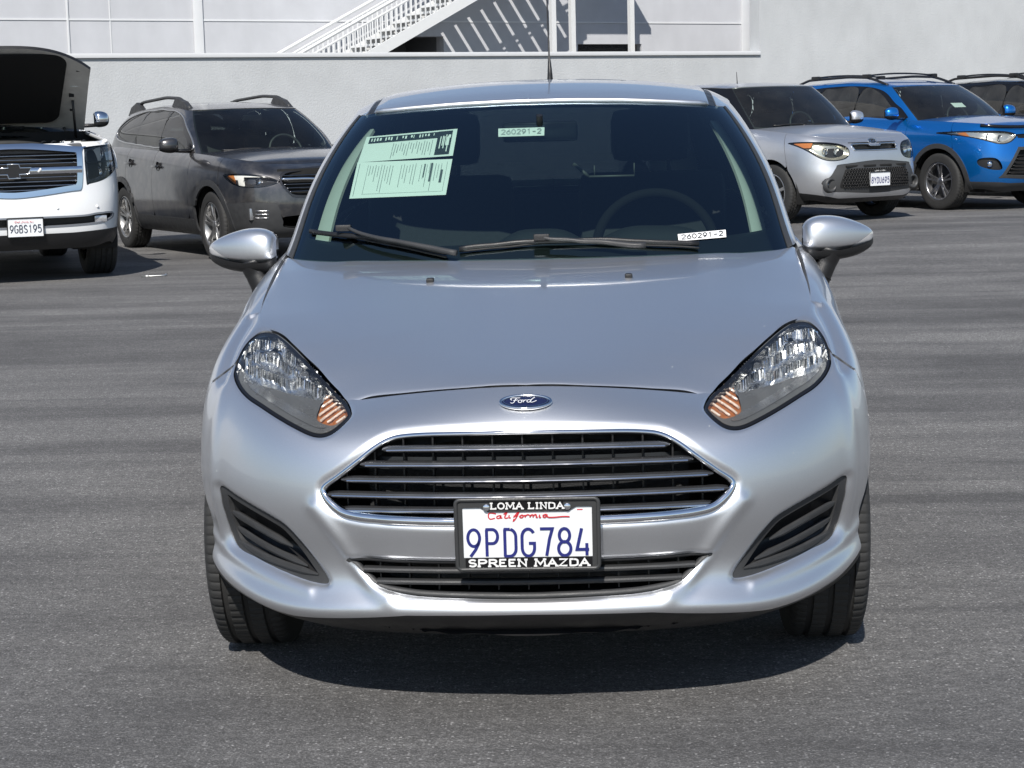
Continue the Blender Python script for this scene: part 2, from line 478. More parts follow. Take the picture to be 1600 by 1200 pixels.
def strokes(polys, w, place, depth=0.0006, mb=None):
    """flat ribbons of width w along 2-D lines; place(a, b, d) gives the 3-D point, d metres proud"""
    mb = mb or MB()
    for k, P in enumerate(polys):
        P = np.asarray(P, float)
        keep = [0] + [i for i in range(1, len(P)) if np.hypot(*(P[i] - P[i - 1])) > 1e-7]
        P = P[keep]
        closed = len(P) > 3 and np.hypot(*(P[0] - P[-1])) < 1e-6
        if closed: P = P[:-1]
        n = len(P); L = []; R = []
        for i in range(n):
            a = P[(i - 1) % n] if (closed or i > 0) else None
            b = P[(i + 1) % n] if (closed or i < n - 1) else None
            d1 = (P[i] - a) if a is not None else None; d2 = (b - P[i]) if b is not None else None
            d1 = d1 / np.hypot(*d1) if d1 is not None else d2 / np.hypot(*d2)
            d2 = d2 / np.hypot(*d2) if d2 is not None else d1
            t = d1 + d2; lt = np.hypot(*t)
            if lt < 0.3: t = d1; lt = 1.0
            t = t / np.hypot(*t); nn = np.array([-t[1], t[0]])
            sc = min(1.8, 1 / max(0.35, float(nn @ np.array([-d1[1], d1[0]]))))
            ext = 0
            L.append(P[i] + nn * w / 2 * sc); R.append(P[i] - nn * w / 2 * sc)
        dd = depth + k * 0.00012
        V = [place(p[0], p[1], dd) for p in L] + [place(p[0], p[1], dd) for p in R]
        m_ = n if closed else n - 1
        F = [(i + n, (i + 1) % n + n, (i + 1) % n, i) for i in range(m_)]
        mb.add(V, F)
    return mb
def text_polys(txt, x0, y0, h, cw, gap, serif=0.0, widths=None):
    out = []; x = x0
    for ch in txt:
        w = cw * ((widths or {}).get(ch, 1.0))
        if ch == ' ': x += cw * 0.7; continue
        for P in GL[ch]: out.append([(x + a * w, y0 + b * h) for a, b in P])
        if serif:
            for (a, b) in SERIF.get(ch, []): out.append([(x + a * w - serif, y0 + b * h), (x + a * w + serif, y0 + b * h)])
        x += w + gap
    return out, x - gap - x0

# ================================================================== THE SETTING
def asphalt_mat():
    m, n, l, b = _principled('worn_asphalt')
    tc = n.new('ShaderNodeTexCoord')
    def noise(scale, detail, sx=1, sy=1, rot=0.0, rough=0.6, dist=0.0):
        mp = n.new('ShaderNodeMapping'); mp.inputs['Scale'].default_value = (sx, sy, 1); mp.inputs['Rotation'].default_value = (0, 0, rot)
        l.new(tc.outputs['Object'], mp.inputs['Vector'])
        z = n.new('ShaderNodeTexNoise'); z.inputs['Scale'].default_value = scale; z.inputs['Detail'].default_value = detail
        z.inputs['Roughness'].default_value = rough; z.inputs['Distortion'].default_value = dist
        l.new(mp.outputs[0], z.inputs['Vector']); return z.outputs['Fac']
    def rng(v, a, b_, c, d):
        r = n.new('ShaderNodeMapRange'); r.inputs['From Min'].default_value = a; r.inputs['From Max'].default_value = b_
        r.inputs['To Min'].default_value = c; r.inputs['To Max'].default_value = d; l.new(v, r.inputs['Value']); return r.outputs[0]
    def math2(op, a, b_):
        q = n.new('ShaderNodeMath'); q.operation = op
        for k, v in enumerate((a, b_)):
            if isinstance(v, (int, float)): q.inputs[k].default_value = v
            else: l.new(v, q.inputs[k])
        return q.outputs[0]
    # broad worn bands, crisp darker sealer strokes, and stone that shows where the sealer has worn off
    wear = rng(noise(1.0, 7, 0.15, 0.95, math.radians(7), 0.66, 0.6), 0.41, 0.60, 0.0, 1.0)
    wear2 = rng(noise(1.0, 8, 0.5, 3.4, math.radians(9), 0.74, 0.3), 0.38, 0.64, 0.0, 1.0)
    stroke = rng(noise(1.0, 4, 0.09, 1.5, math.radians(6), 0.5, 0.15), 0.555, 0.585, 0.0, 1.0)
    stroke2 = rng(noise(1.0, 5, 0.22, 5.5, math.radians(8), 0.55, 0.2), 0.60, 0.64, 0.0, 1.0)
    patch = rng(noise(0.9, 8, 1, 1, 0.4, 0.72), 0.3, 0.7, 0.0, 1.0)
    g1 = rng(noise(170, 2, rough=0.6), 0.48, 0.60, 0.0, 1.0)
    g2 = rng(noise(75, 3, rough=0.7), 0.49, 0.62, 0.0, 1.0)
    g3 = rng(noise(24, 4, 1.0, 1.4, 0.0, 0.8), 0.40, 0.66, 0.0, 1.0)
    g = math2('ADD', math2('MULTIPLY', g1, 0.6), math2('MULTIPLY', g2, 0.5))
    w = math2('ADD', math2('MULTIPLY', wear, 0.44), math2('MULTIPLY', wear2, 0.15))
    w = math2('ADD', w, math2('MULTIPLY', patch, 0.50))
    w = math2('MULTIPLY', w, math2('SUBTRACT', 1.0, math2('MULTIPLY', stroke, 0.34)))
    w = math2('MULTIPLY', w, math2('SUBTRACT', 1.0, math2('MULTIPLY', stroke2, 0.22)))
    v = math2('ADD', 0.046, math2('MULTIPLY', w, 0.040))
    v = math2('ADD', v, math2('MULTIPLY', g, math2('ADD', 0.045, math2('MULTIPLY', w, 0.15))))
    v = math2('ADD', v, math2('MULTIPLY', g3, math2('ADD', 0.016, math2('MULTIPLY', w, 0.07))))
    vo = n.new('ShaderNodeTexVoronoi'); vo.inputs['Scale'].default_value = 105
    l.new(tc.outputs['Object'], vo.inputs['Vector'])
    sp = n.new('ShaderNodeSeparateColor'); l.new(vo.outputs['Color'], sp.inputs[0])
    st = math2('LESS_THAN', vo.outputs['Distance'], rng(sp.outputs[0], 0.66, 1.0, 0.0, 0.42))
    v = math2('ADD', v, math2('MULTIPLY', st, math2('ADD', 0.05, math2('MULTIPLY', w, 0.26))))
    v = math2('MULTIPLY', v, 1.14)
    cmb = n.new('ShaderNodeCombineColor')
    l.new(v, cmb.inputs[0]); l.new(math2('MULTIPLY', v, 0.98), cmb.inputs[1]); l.new(math2('MULTIPLY', v, math2('SUBTRACT', 0.985, math2('MULTIPLY', w, 0.035))), cmb.inputs[2])
    l.new(cmb.outputs[0], b.inputs['Base Color'])
    b.inputs['Roughness'].default_value = 0.82
    b.inputs['Specular IOR Level'].default_value = 0.35
    bp = n.new('ShaderNodeBump'); bp.inputs['Strength'].default_value = 0.65; bp.inputs['Distance'].default_value = 0.006
    l.new(g, bp.inputs['Height']); l.new(bp.outputs[0], b.inputs['Normal'])
    return m
def stucco_mat(name, rgb, scale=34, strength=0.3):
    m, n, l, b = _principled(name)
    tc = n.new('ShaderNodeTexCoord')
    z = n.new('ShaderNodeTexNoise'); z.inputs['Scale'].default_value = scale; z.inputs['Detail'].default_value = 6; z.inputs['Roughness'].default_value = 0.7
    z2 = n.new('ShaderNodeTexNoise'); z2.inputs['Scale'].default_value = 0.5; z2.inputs['Detail'].default_value = 6
    z3 = n.new('ShaderNodeTexNoise'); z3.inputs['Scale'].default_value = 2.2; z3.inputs['Detail'].default_value = 6
    mp = n.new('ShaderNodeMapping'); mp.inputs['Scale'].default_value = (1.2, 1.2, 0.8)
    l.new(tc.outputs['Object'], mp.inputs[0]); l.new(mp.outputs[0], z3.inputs['Vector'])
    for q in (z, z2): l.new(tc.outputs['Object'], q.inputs['Vector'])
    r = n.new('ShaderNodeMixRGB'); r.inputs[1].default_value = (*[c * 0.90 for c in rgb], 1); r.inputs[2].default_value = (*[min(1, c * 1.1) for c in rgb], 1)
    a = n.new('ShaderNodeMath'); a.operation = 'ADD'; l.new(z2.outputs['Fac'], a.inputs[0]); l.new(z3.outputs['Fac'], a.inputs[1])
    a3 = n.new('ShaderNodeMath'); a3.operation = 'ADD'; l.new(a.outputs[0], a3.inputs[0]); a3.inputs[1].default_value = 0.5
    a2 = n.new('ShaderNodeMapRange'); a2.inputs['From Min'].default_value = 1.1; a2.inputs['From Max'].default_value = 1.9; l.new(a3.outputs[0], a2.inputs['Value'])
    l.new(a2.outputs[0], r.inputs[0]); l.new(r.outputs[0], b.inputs['Base Color'])
    b.inputs['Roughness'].default_value = 0.9
    bp = n.new('ShaderNodeBump'); bp.inputs['Strength'].default_value = strength; bp.inputs['Distance'].default_value = 0.03
    l.new(z.outputs['Fac'], bp.inputs['Height']); l.new(bp.outputs[0], b.inputs['Normal'])
    return m
STUCCO = stucco_mat('light_grey_stucco', (0.46, 0.475, 0.485))
FACADE = stucco_mat('pale_painted_plaster', (0.49, 0.50, 0.525), 40, 0.12)
WHITE_PAINT = mat('white_trim_paint', (0.64, 0.65, 0.66), 0.5, vary=0.05, vscale=4, bump=0.2, bscale=60)
STEEL_WHITE = mat('white_painted_steel', (0.66, 0.67, 0.67), 0.4, vary=0.05, vscale=8)
RECESS = mat('shaded_grey_plaster', (0.16, 0.165, 0.175), 0.85, vary=0.1, vscale=3)  # shade of the openings is put into this darker plaster colour

g = MB()
R_ = 1500.0
def sst(t): t = min(1, max(0, t)); return t * t * (3 - 2 * t)
def ground_z(x, y):                                   # the lot rises gently towards the back right
    return .10 * sst((x - 0.3) / 3.0) * sst((y - 10) / 7.0)
gx = [-R_, -200, -60, -20, -8, -3] + list(np.linspace(-1, 6, 22)) + [10, 20, 60, 200, R_]
gy = [-R_, -200, -60, -20, -5, 3, 8] + list(np.linspace(10, 19, 22)) + [24, 40, 80, 200, R_]
g.grid([[(x, y, ground_z(x, y)) for x in gx] for y in gy])
tag(g.build('asphalt_ground', asphalt_mat(), None, True), 'worn dark asphalt of the car lot with brushed pale bands', kind='structure')

# the lot's back wall runs 33 degrees across the view; t along it, d behind its face
W0 = Vector((-7.1, 23.3, 0)); WA = math.atan2(0.549, 0.836)
def wall_frame(o, d=0.0):
    o.location = W0 + Vector((-math.sin(WA), math.cos(WA), 0)) * d
    o.rotation_euler = (0, 0, WA)
    return o
wall = empty('perimeter_wall', 'long light grey stucco wall behind the parked cars', 'wall'); wall_frame(wall)
wb = MB()
wb.prism([(-40, 0), (90, 0), (90, 5.2), (12.3, 5.2), (12.3, 2.36), (-40, 2.36)], 0.0, 0.28)
wb.build('wall_body', STUCCO, wall, False)
cp = MB(); cp.box(-40, 12.296, -0.045, 0.32, 2.363, 2.43, 0.012); cp.build('wall_cap', WHITE_PAINT, wall)  # white cap lip, its sunlit brightness put into the colour

bld = empty('office_building', 'pale grey building rising behind the stucco wall', 'building'); wall_frame(bld, 6.0)
def facade_rects():
    # openings: recessed doorway under the stair, wide window
    return [(7.7, 9.25, 0.0, 2.98), (12.37, 13.95, 1.5, 2.83)]
fb = MB()
xs = [-30, 7.7, 9.25, 12.37, 13.95, 16.7]
fb.box(-30, 7.7, 0, 0.3, 0, 9); fb.box(7.7, 9.25, 0, 0.3, 2.98, 9); fb.box(9.25, 12.37, 0, 0.3, 0, 9)
fb.box(12.37, 13.95, 0, 0.3, 0, 1.5); fb.box(12.37, 13.95, 0, 0.3, 2.83, 9); fb.box(13.95, 40, 0, 0.3, 0, 9)
fb.build('facade', FACADE, bld, False)
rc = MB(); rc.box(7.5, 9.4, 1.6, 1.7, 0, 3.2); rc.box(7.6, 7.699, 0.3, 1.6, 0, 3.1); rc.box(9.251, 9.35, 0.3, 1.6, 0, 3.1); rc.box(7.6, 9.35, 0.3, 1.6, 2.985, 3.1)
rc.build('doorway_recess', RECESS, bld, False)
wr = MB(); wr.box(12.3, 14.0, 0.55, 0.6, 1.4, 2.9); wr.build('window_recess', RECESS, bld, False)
wf = MB(); wf.box(12.37, 13.95, 0.2, 0.25, 1.5, 1.58); wf.box(12.37, 13.95, 0.2, 0.25, 2.76, 2.828); wf.box(12.372, 12.44, 0.2, 0.25, 1.58, 2.76); wf.box(13.88, 13.948, 0.2, 0.25, 1.58, 2.76)
wf.build('window_frame', DARK_ALLOY, bld, False)
pn = MB(); pn.grid([[(12.44, 0.23, 1.58), (13.88, 0.23, 1.58)], [(12.44, 0.23, 2.76), (13.88, 0.23, 2.76)]]); pn.build('window_pane', PRIVACY, bld, False)
for t0, t1, dd in ((4.07, 4.25, 0.05), (1.72, 1.76, 0.03), (2.5, 2.525, 0.012), (16.55, 16.75, 0.05), (-4.0, -3.85, 0.05), (19.9, 20.1, 0.05)):
    p_ = MB(); p_.box(t0, t1, -dd, -0.002, 0, 9, min(0.01, dd / 3)); p_.build('pilaster', WHITE_PAINT, bld)
for zz in (3.25, 6.2):
    p_ = MB(); p_.box(-30, 40, -0.015, -0.002, zz, zz + 0.03); p_.build('string_course', WHITE_PAINT, bld, False)

stair = empty('outdoor_staircase', 'white steel staircase with thin balusters above the wall', 'staircase'); wall_frame(stair, 4.5)
sl = 0.5
def sz(t): return 2.59 + (t - 7.19) * sl
T0, T1 = 2.2, 11.4
for d in (0.0, 1.15):
    s_ = MB(); s_.prism([(T0, sz(T0)), (T1, sz(T1)), (T1, sz(T1) + 0.22), (T0, sz(T0) + 0.22)], d, d + 0.05); s_.build('stringer', STEEL_WHITE, stair, False)
    h_ = MB(); h_.tube([(T0, d + 0.02, sz(T0) + 0.86), (T1, d + 0.02, sz(T1) + 0.86)], 0.033, 8, upv=(0, 1, 0)); h_.build('handrail', STEEL_WHITE, stair)
    h_ = MB(); h_.tube([(T0, d + 0.02, sz(T0) + 0.72), (T1, d + 0.02, sz(T1) + 0.72)], 0.018, 6, upv=(0, 1, 0)); h_.build('upper_rail', STEEL_WHITE, stair)
bal = MB(); bal.box(-0.011, 0.011, -0.011, 0.011, 0.0, 0.5)
k = 0
for d in (0.0, 1.15):
    t = 4.6
    while t < 9.6:
        if k == 0:
            b0 = bal.build('baluster', STEEL_WHITE, stair, False)
        else:
            b0 = b0.copy(); col.objects.link(b0); b0.parent = stair
        b0.location = (t, d + 0.02, sz(t) + 0.22)
        t += 0.105; k += 1
t = T0 + 0.2
tr = MB(); tr.box(-0.15, 0.15, 0.052, 1.148, -0.02, 0.02)
k = 0
while t < T1:
    if k == 0: t_o = tr.build('tread', STEEL_WHITE, stair, False)
    else:
        t_o = t_o.copy(); col.objects.link(t_o); t_o.parent = stair
    t_o.location = (t, 0, sz(t) + 0.17); k += 1; t += 0.3
for t in (3.2, 10.9):
    p_ = MB(); p_.box(t - 0.05, t + 0.05, 0.06, 0.16, 0, sz(t) + 0.02); p_.build('post', STEEL_WHITE, stair, False)
ld = MB(); ld.box(T1, T1 + 1.6, 0, 1.2, sz(T1) + 0.1, sz(T1) + 0.22); ld.build('landing', STEEL_WHITE, stair, False)
for t in (T1 + 0.1, T1 + 1.5):
    p_ = MB(); p_.box(t - 0.05, t + 0.05, 0.3, 0.4, 0, sz(T1) + 0.098); p_.build('post', STEEL_WHITE, stair, False)

# ================================================================== THE SILVER HATCHBACK: its skin as smooth sheets
HY = [-.05, .0, .06, .11, .162, .22, .30, .40, .55, .75, 1.0, 1.25, 1.6, 2.4]; HZ = [.60, .65, .693, .722, .750, .7695, .7865, .806, .8345, .8715, .916, .958, 1.0, 1.06]
KY = [.0, .1, .17, .26, .30, .4, .55, .68, .8, .95, 1.1, 1.25, 1.6]; KK = [2.0, 1.6, 1.10, .551, .457, .252, .125, .087, .072, .07, .062, .058, .05]
_hy = np.linspace(-.05, 2.4, 500)
_hz = np.interp(_hy, HY, HZ); _hk = np.interp(_hy, KY, KK)
_ker = np.hanning(31); _ker /= _ker.sum()
_sm = lambda a: np.convolve(np.pad(a, 15, mode='reflect', reflect_type='odd'), _ker, 'valid')
_hz, _hk = _sm(_hz), _sm(_hk)
def hood_z(x, y): return np.interp(y, _hy, _hz) - np.interp(y, _hy, _hk) * np.abs(x) ** 2.2
HOOD_EDGE = [(0, .162), (.13, .177), (.266, .222), (.353, .254), (.413, .268), (.447, .323), (.48, .379), (.513, .443), (.55, .508), (.587, .578), (.62, .645), (.65, .687), (.694, .731), (.714, .80), (.722, .92), (.727, 1.05), (.730, 1.2), (.74, 1.45)]
COLS = [  # plan point at bumper height, point on the hood edge or beltline, lift of the lower edge
 (0, 0, 0, .162, 0), (.14, .003, .13, .177, 0), (.27, .018, .26, .220, 0), (.38, .048, .355, .254, -.006), (.48, .092, .415, .272, -.02),
 (.57, .150, .475, .372, -.024), (.65, .222, .545, .50, -.012), (.719, .308, .615, .636, .006), (.776, .400, .664, .708, .02), (.814, .500, .696, .76, .03),
 (.827, .61, .709, .85, .03), (.829, .74, .720, .95, .04), (.833, .92, .726, 1.06, .02), (.838, 1.15,   .734, 1.22, .0), (.842, 1.45, .748, 1.50, -.01),
 (.846, 1.85, .752, 1.87, -.01), (.848, 2.3, .745, 2.3, -.01), (.848, 2.75, .735, 2.73, -.01), (.842, 3.15, .72, 3.1, .0), (.825, 3.5, .69, 3.4, .02),
 (.76, 3.78, .62, 3.62, .04), (.62, 3.91, .48, 3.73, .04), (.35, 3.96, .25, 3.78, .04), (0, 3.97, 0, 3.79, .04)]
def belt_z(x, y): return hood_z(x, y) if y < 1.3 else hood_z(x, 1.3) * max(0, (1.6 - y) / .3) + (.965 + .048 * (y - 1.5)) * min(1, (y - 1.3) / .3) if y < 1.6 else .965 + .048 * (y - 1.5)
def hatch_net():
    net = []
    for k, (xb, yb, xt, yt, lift) in enumerate(COLS):
        a = COLS[max(k - 1, 0)]; b = COLS[min(k + 1, len(COLS) - 1)]
        tx, ty = b[0] - a[0], b[1] - a[1]
        if k == 0: tx, ty = 1, 0
        if k == len(COLS) - 1: tx, ty = -1, 0
        L = math.hypot(tx, ty); nx, ny = -ty / L, tx / L
        side = min(1, max(0, (yb - .25) / .4))
        rear = yb > 3.6
        zs = [.190 + lift * .25, .226 + lift * .5, .270 + lift * .9, .308 + lift * .8, .365 + lift * .5, .43 + lift * .2, .50, .57]
        of = np.array([.13, .050, -.006, .034, .046, .016, .003, .014])
        os_ = np.array([.055, .036, .022, .018, .013, .006, .0, .0])
        o = of * (1 - side) + os_ * side
        c_ = [(xb + nx * d, yb + ny * d, z) for d, z in zip(o, zs)]
        x7, y7, z7 = c_[-1]; zt = belt_z(xt, yt)
        fr = [(.30, .07), (.58, .22), (.83, .55), (1, 1)]
        f2 = [(.34, .06), (.68, .24), (.90, .60), (1, 1)]
        if yb > 1.1: f2 = [(.36, .04), (.72, .16), (.92, .50), (1, 1)]
        for (fz, fx), (gz, gx) in zip(fr, f2):
            fz = fz * (1 - side) + gz * side; fx = fx * (1 - side) + gx * side
            c_.append((x7 + (xt - x7) * fx, y7 + (yt - y7) * fx, z7 + (zt - z7) * fz))
        net.append(c_)
    return np.array(net)
NC, NR = 330, 200
def hatch_body():
    N = hatch_net()
    M = N[1:][::-1].copy(); M[..., 0] *= -1
    full = np.concatenate([M, N])
    # more columns over the visible nose than along the flanks
    k = len(COLS) - 1
    a_ = np.linspace(0, 1, NC + 1)
    u_ = np.interp(a_, [0, .74, 1], [0, 10.5, k])          # spans from the centreline outwards
    G = bspline(full, None, np.concatenate([-u_[1:][::-1], u_]) + k)
    return bspline(G.transpose(1, 0, 2), NR).transpose(1, 0, 2)
# greenhouse ring: base points on cowl and beltline, top points on the roof edge
def roof_z(x, y):
    return np.interp(y, _ry, _rz) - 0.16 * np.abs(x) ** 2.3 - 1.2 * np.maximum(np.abs(x) - .50, 0) ** 1.8
_ry = np.linspace(1.8, 4.0, 300)
_rz = _sm(np.interp(_ry, [1.8, 1.97, 2.1, 2.3, 2.55, 2.9, 3.3, 3.7, 4.0], [1.345, 1.391, 1.421, 1.452, 1.468, 1.468, 1.448, 1.405, 1.35]))
RING = [  # base x, y, z     top x, y
 (0, 1.20, .950, 0, 1.965), (.22, 1.215, .952, .19, 1.968), (.42, 1.265, .957, .35, 1.982), (.57, 1.345, .966, .46, 2.005), (.66, 1.42, .976, .54, 2.035), (.714, 1.49, .985, .582, 2.085),
 (.742, 1.60, .992, .600, 2.17), (.750, 1.80, .995, .610, 2.32), (.745, 2.1, 1.005, .616, 2.5), (.738, 2.5, 1.02, .616, 2.75), (.73, 2.9, 1.04, .605, 3.05), (.705, 3.25, 1.055, .585, 3.32), (.66, 3.5, 1.07, .545, 3.52),
 (.52, 3.69, 1.08, .43, 3.64), (.28, 3.76, 1.085, .22, 3.69), (0, 3.78, 1.088, 0, 3.70)]
def hatch_ring(n=240, nr=60):
    N = []
    for bx, by, bz, tx, ty in RING:
        tz = float(roof_z(tx, ty))
        a = np.array([bx, by, bz]); b = np.array([tx, ty, tz])
        o = np.array([bx * .9, (by - 2.6) * .35 if by < 2.6 else (by - 2.6) * .5, .35]); o /= np.linalg.norm(o)
        N.append([a - (b - a) * .08] + [a + (b - a) * f + o * .035 * 4 * f * (1 - f) * (.9 if f < .9 else 1) for f in (0.05, .3, .55, .8, .95)] + [b])
    N = np.array(N)
    M = N[1:][::-1].copy(); M[..., 0] *= -1
    G = bspline(np.concatenate([M, N]), 2 * n + 1)
    return bspline(G.transpose(1, 0, 2), nr).transpose(1, 0, 2)
SILVER = paint('silver_metallic_paint', (0.74, 0.755, 0.785), 0.93, 0.40, 0.9, chips=0.5, coat_rough=0.025)
car = empty('hatchback_car', 'silver hatchback seen head-on in the middle of the lot', 'car')
BODY = Sheet(hatch_body(), flip=False, cmin=-1, cmax=1)
if BODY.D[np.argmin(np.abs(BODY.c) + np.abs(BODY.z - .5) * 3), 4] > 0:      # normals must look outwards
    BODY = Sheet(hatch_body(), flip=True, cmin=-1, cmax=1)
def P2(L): return np.array(L, float)
HEAD = smooth_poly([(.690, .8185), (.674, .8240), (.647, .8230), (.618, .8165), (.584, .801), (.547, .7815), (.512, .7615), (.478, .741), (.445, .7205), (.415, .704), (.4005, .6915), (.400, .684), (.417, .6675), (.438, .6535), (.461, .647), (.4875, .649), (.5285, .661), (.573, .676), (.621, .693), (.662, .707), (.6925, .724), (.711, .743), (.7165, .761), (.715, .7825), (.7065, .8025)], 200)
GRILLE = smooth_poly([(-.45, .5455), (-.419, .5685), (-.3745, .6025), (-.335, .632), (-.3, .65), (-.259, .658), (-.175, .663), (0, .666), (.175, .663), (.259, .658), (.3, .65), (.335, .632), (.3745, .6025), (.419, .5685), (.45, .5455), (.456, .528), (.44, .504), (.408, .4815), (.36, .4725), (.28, .469), (.164, .467), (0, .466), (-.164, .467), (-.28, .469), (-.36, .4725), (-.408, .4815), (-.44, .504), (-.456, .528)], 300)
FOG = smooth_poly([(.736, .497), (.690, .486), (.633, .469), (.590, .454), (.555, .437), (.52, .402), (.486, .36), (.4575, .326), (.4605, .314), (.505, .3145), (.58, .326), (.648, .339), (.699, .348), (.72, .372), (.732, .42), (.738, .46)], 160)
LOWER = smooth_poly([(-.396, .379), (-.30, .3785), (-.19, .378), (0, .378), (.19, .378), (.30, .3785), (.396, .379), (.382, .362), (.36, .3415), (.325, .317), (.253, .3055), (.147, .302), (0, .300), (-.147, .302), (-.253, .3055), (-.325, .317), (-.36, .3415), (-.382, .362)], 240)
xz = BODY.xz(); XZ = np.stack([BODY.x, BODY.z], 1)
front = 1.3 - BODY.y
s_head = np.where(front > 0, sdf(xz, HEAD), -1)
s_gr = np.where(front > .8, sdf(XZ, GRILLE), -1)
s_fog = np.where(front > .6, sdf(xz, FOG), -1)
s_low = np.where(front > .8, sdf(XZ, LOWER), -1)
# relief pressed into the bumper: rolled edges round the openings, ridge beside the lower intake
RIDGE = smooth_poly([(.472, .492), (.445, .462), (.418, .426), (.385, .372), (.345, .318), (.31, .296)], 60, closed=False)
d_r = seg_dist(xz, RIDGE, closed=False)
press = np.zeros(len(BODY.D))
fr_ = (BODY.y < .75)
press += np.where(fr_, 0.009 * np.exp(-(d_r / .018) ** 2), 0)
press -= np.where(fr_, 0.010 * np.clip(1 - (-s_gr) / .018, 0, 1) ** 2, 0)
press -= np.where(fr_, 0.010 * np.clip(1 - (-s_fog) / .016, 0, 1) ** 2, 0)
press -= np.where(fr_, 0.007 * np.clip(1 - (-s_low) / .014, 0, 1) ** 2, 0)
press -= np.where((BODY.y < 1.0), 0.006 * np.clip(1 - (-s_head) / .012, 0, 1) ** 2, 0)
for pts_, h_, w_ in (([(.728, .838), (.737, .805), (.741, .77), (.744, .735)], -.011, .016),          # valley between lamp and wheel arch
                     ([(.724, .73), (.746, .64), (.752, .56), (.752, .50), (.746, .42), (.735, .352)], .005, .016),   # edge where the nose turns to the flank
                     ([(.80, .372), (.735, .338), (.66, .318), (.58, .303), (.50, .293)], .0045, .013)):  # shelf under the corner vent
    d_q = seg_dist(xz, smooth_poly(pts_, 50, closed=False), closed=False)
    press += np.where((BODY.y < .85), h_ * np.exp(-(d_q / w_) ** 2), 0)
# swage line along the flanks
press -= np.where(BODY.y > .9, 0.006 * np.exp(-((BODY.z - .70 - .05 * (BODY.y - 1)) / .03) ** 2), 0)
flip_ = BODY.D[np.argmin(np.abs(BODY.c) + np.abs(BODY.z - .5) * 3), 4] > 0
G2 = BODY.push(press)
B2 = Sheet(G2, cmin=-1, cmax=1)
if B2.D[np.argmin(np.abs(B2.c) + np.abs(B2.z - .5) * 3), 4] > 0: B2 = Sheet(G2, flip=True, cmin=-1, cmax=1)
BODY = B2
WY = (.80, 3.29); WZ = .300; AR = .332
arch = np.minimum(*[np.hypot(BODY.y - w, BODY.z - WZ) - AR for w in WY])
arch = np.where(np.abs(BODY.x) > .5, arch, 1.0)
# boundaries between panels
bl_x = [0, .187, .268, .40, .54, .63, .70, .74, .79, .84, .9]; bl_z = [.266, .264, .262, .246, .230, .234, .252, .275, .302, .29, .28]
s_lip = BODY.z - np.interp(np.abs(BODY.x), bl_x, bl_z)                       # above the black chin
s_lip = np.where(BODY.y < 1.0, s_lip, BODY.z - .215)
sm_x = [.70, .724, .78, .802, .815, .83]; sm_z = [.80, .757, .717, .665, .60, .40]
s_seam = np.where(BODY.y < .62, np.interp(np.abs(BODY.x), sm_x, sm_z) - BODY.z, -1)   # below the bumper / fender seam
s_seam = np.where(np.abs(BODY.x) < .70, np.where((BODY.z > .785) & (np.abs(BODY.x) > .60), -.1, .3), s_seam)
s_seam = np.where((BODY.y > .50) & (BODY.z < .60), -.1, s_seam)
gap = .003
keep_front = np.minimum.reduce([-s_head - gap, -s_gr, -s_fog, -s_low, arch])
side_r = BODY.x; side_l = -BODY.x
panel('front_bumper', BODY, np.minimum.reduce([keep_front, s_seam - gap, s_lip]), SILVER, car, .014)
DOOR_F, DOOR_M, DOOR_R = 1.42, 2.48, 3.22
y_ = BODY.y
for sgn, sd_ in ((1, side_r), (-1, side_l)):
    panel('fender', BODY, np.minimum.reduce([-s_head - gap, -s_seam - gap, arch, s_lip, sd_, (DOOR_F + .12 * (BODY.z - .6)) - y_ - gap]), SILVER, car, .012)
    panel('door', BODY, np.minimum.reduce([y_ - (DOOR_F + .12 * (BODY.z - .6)) - gap, DOOR_M - y_ - gap, sd_, BODY.z - .27]), SILVER, car, .012)
    panel('door', BODY, np.minimum.reduce([y_ - DOOR_M - gap, DOOR_R - .1 - y_ - gap, arch - .04, sd_, BODY.z - .27]), SILVER, car, .012)
    qp = np.minimum.reduce([np.maximum(y_ - DOOR_R + .1, -(arch - .04) - .001) - gap, y_ - DOOR_M - .2, sd_, arch, s_lip])
    panel('rear_quarter_panel', BODY, qp, SILVER, car, .012)
    panel('sill', BODY, np.minimum.reduce([.265 - BODY.z, y_ - DOOR_F - .02, DOOR_R - .2 - y_, sd_, arch]), GREY_PLASTIC, car, .012)
panel('chin_spoiler', BODY, np.minimum.reduce([-s_lip - .001, .9 - y_, arch]), BLACK, car, .01)
inner = Sheet(BODY.push(np.full(len(BODY.D), -.035)), cmin=-1, cmax=1)
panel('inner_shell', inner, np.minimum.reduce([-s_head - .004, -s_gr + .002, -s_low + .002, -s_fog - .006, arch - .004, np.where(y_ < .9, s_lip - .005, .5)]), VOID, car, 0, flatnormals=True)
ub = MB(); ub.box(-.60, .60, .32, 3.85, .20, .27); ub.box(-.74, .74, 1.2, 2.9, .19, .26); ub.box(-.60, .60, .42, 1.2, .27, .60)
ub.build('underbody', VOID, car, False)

# ---- hood
hn, hm = 261, 261
HX = np.linspace(-.80, .80, hn); HYy = np.linspace(.10, 1.62, hm)
HG = np.array([[(x, y, hood_z(x, y)) for y in HYy] for x in HX])
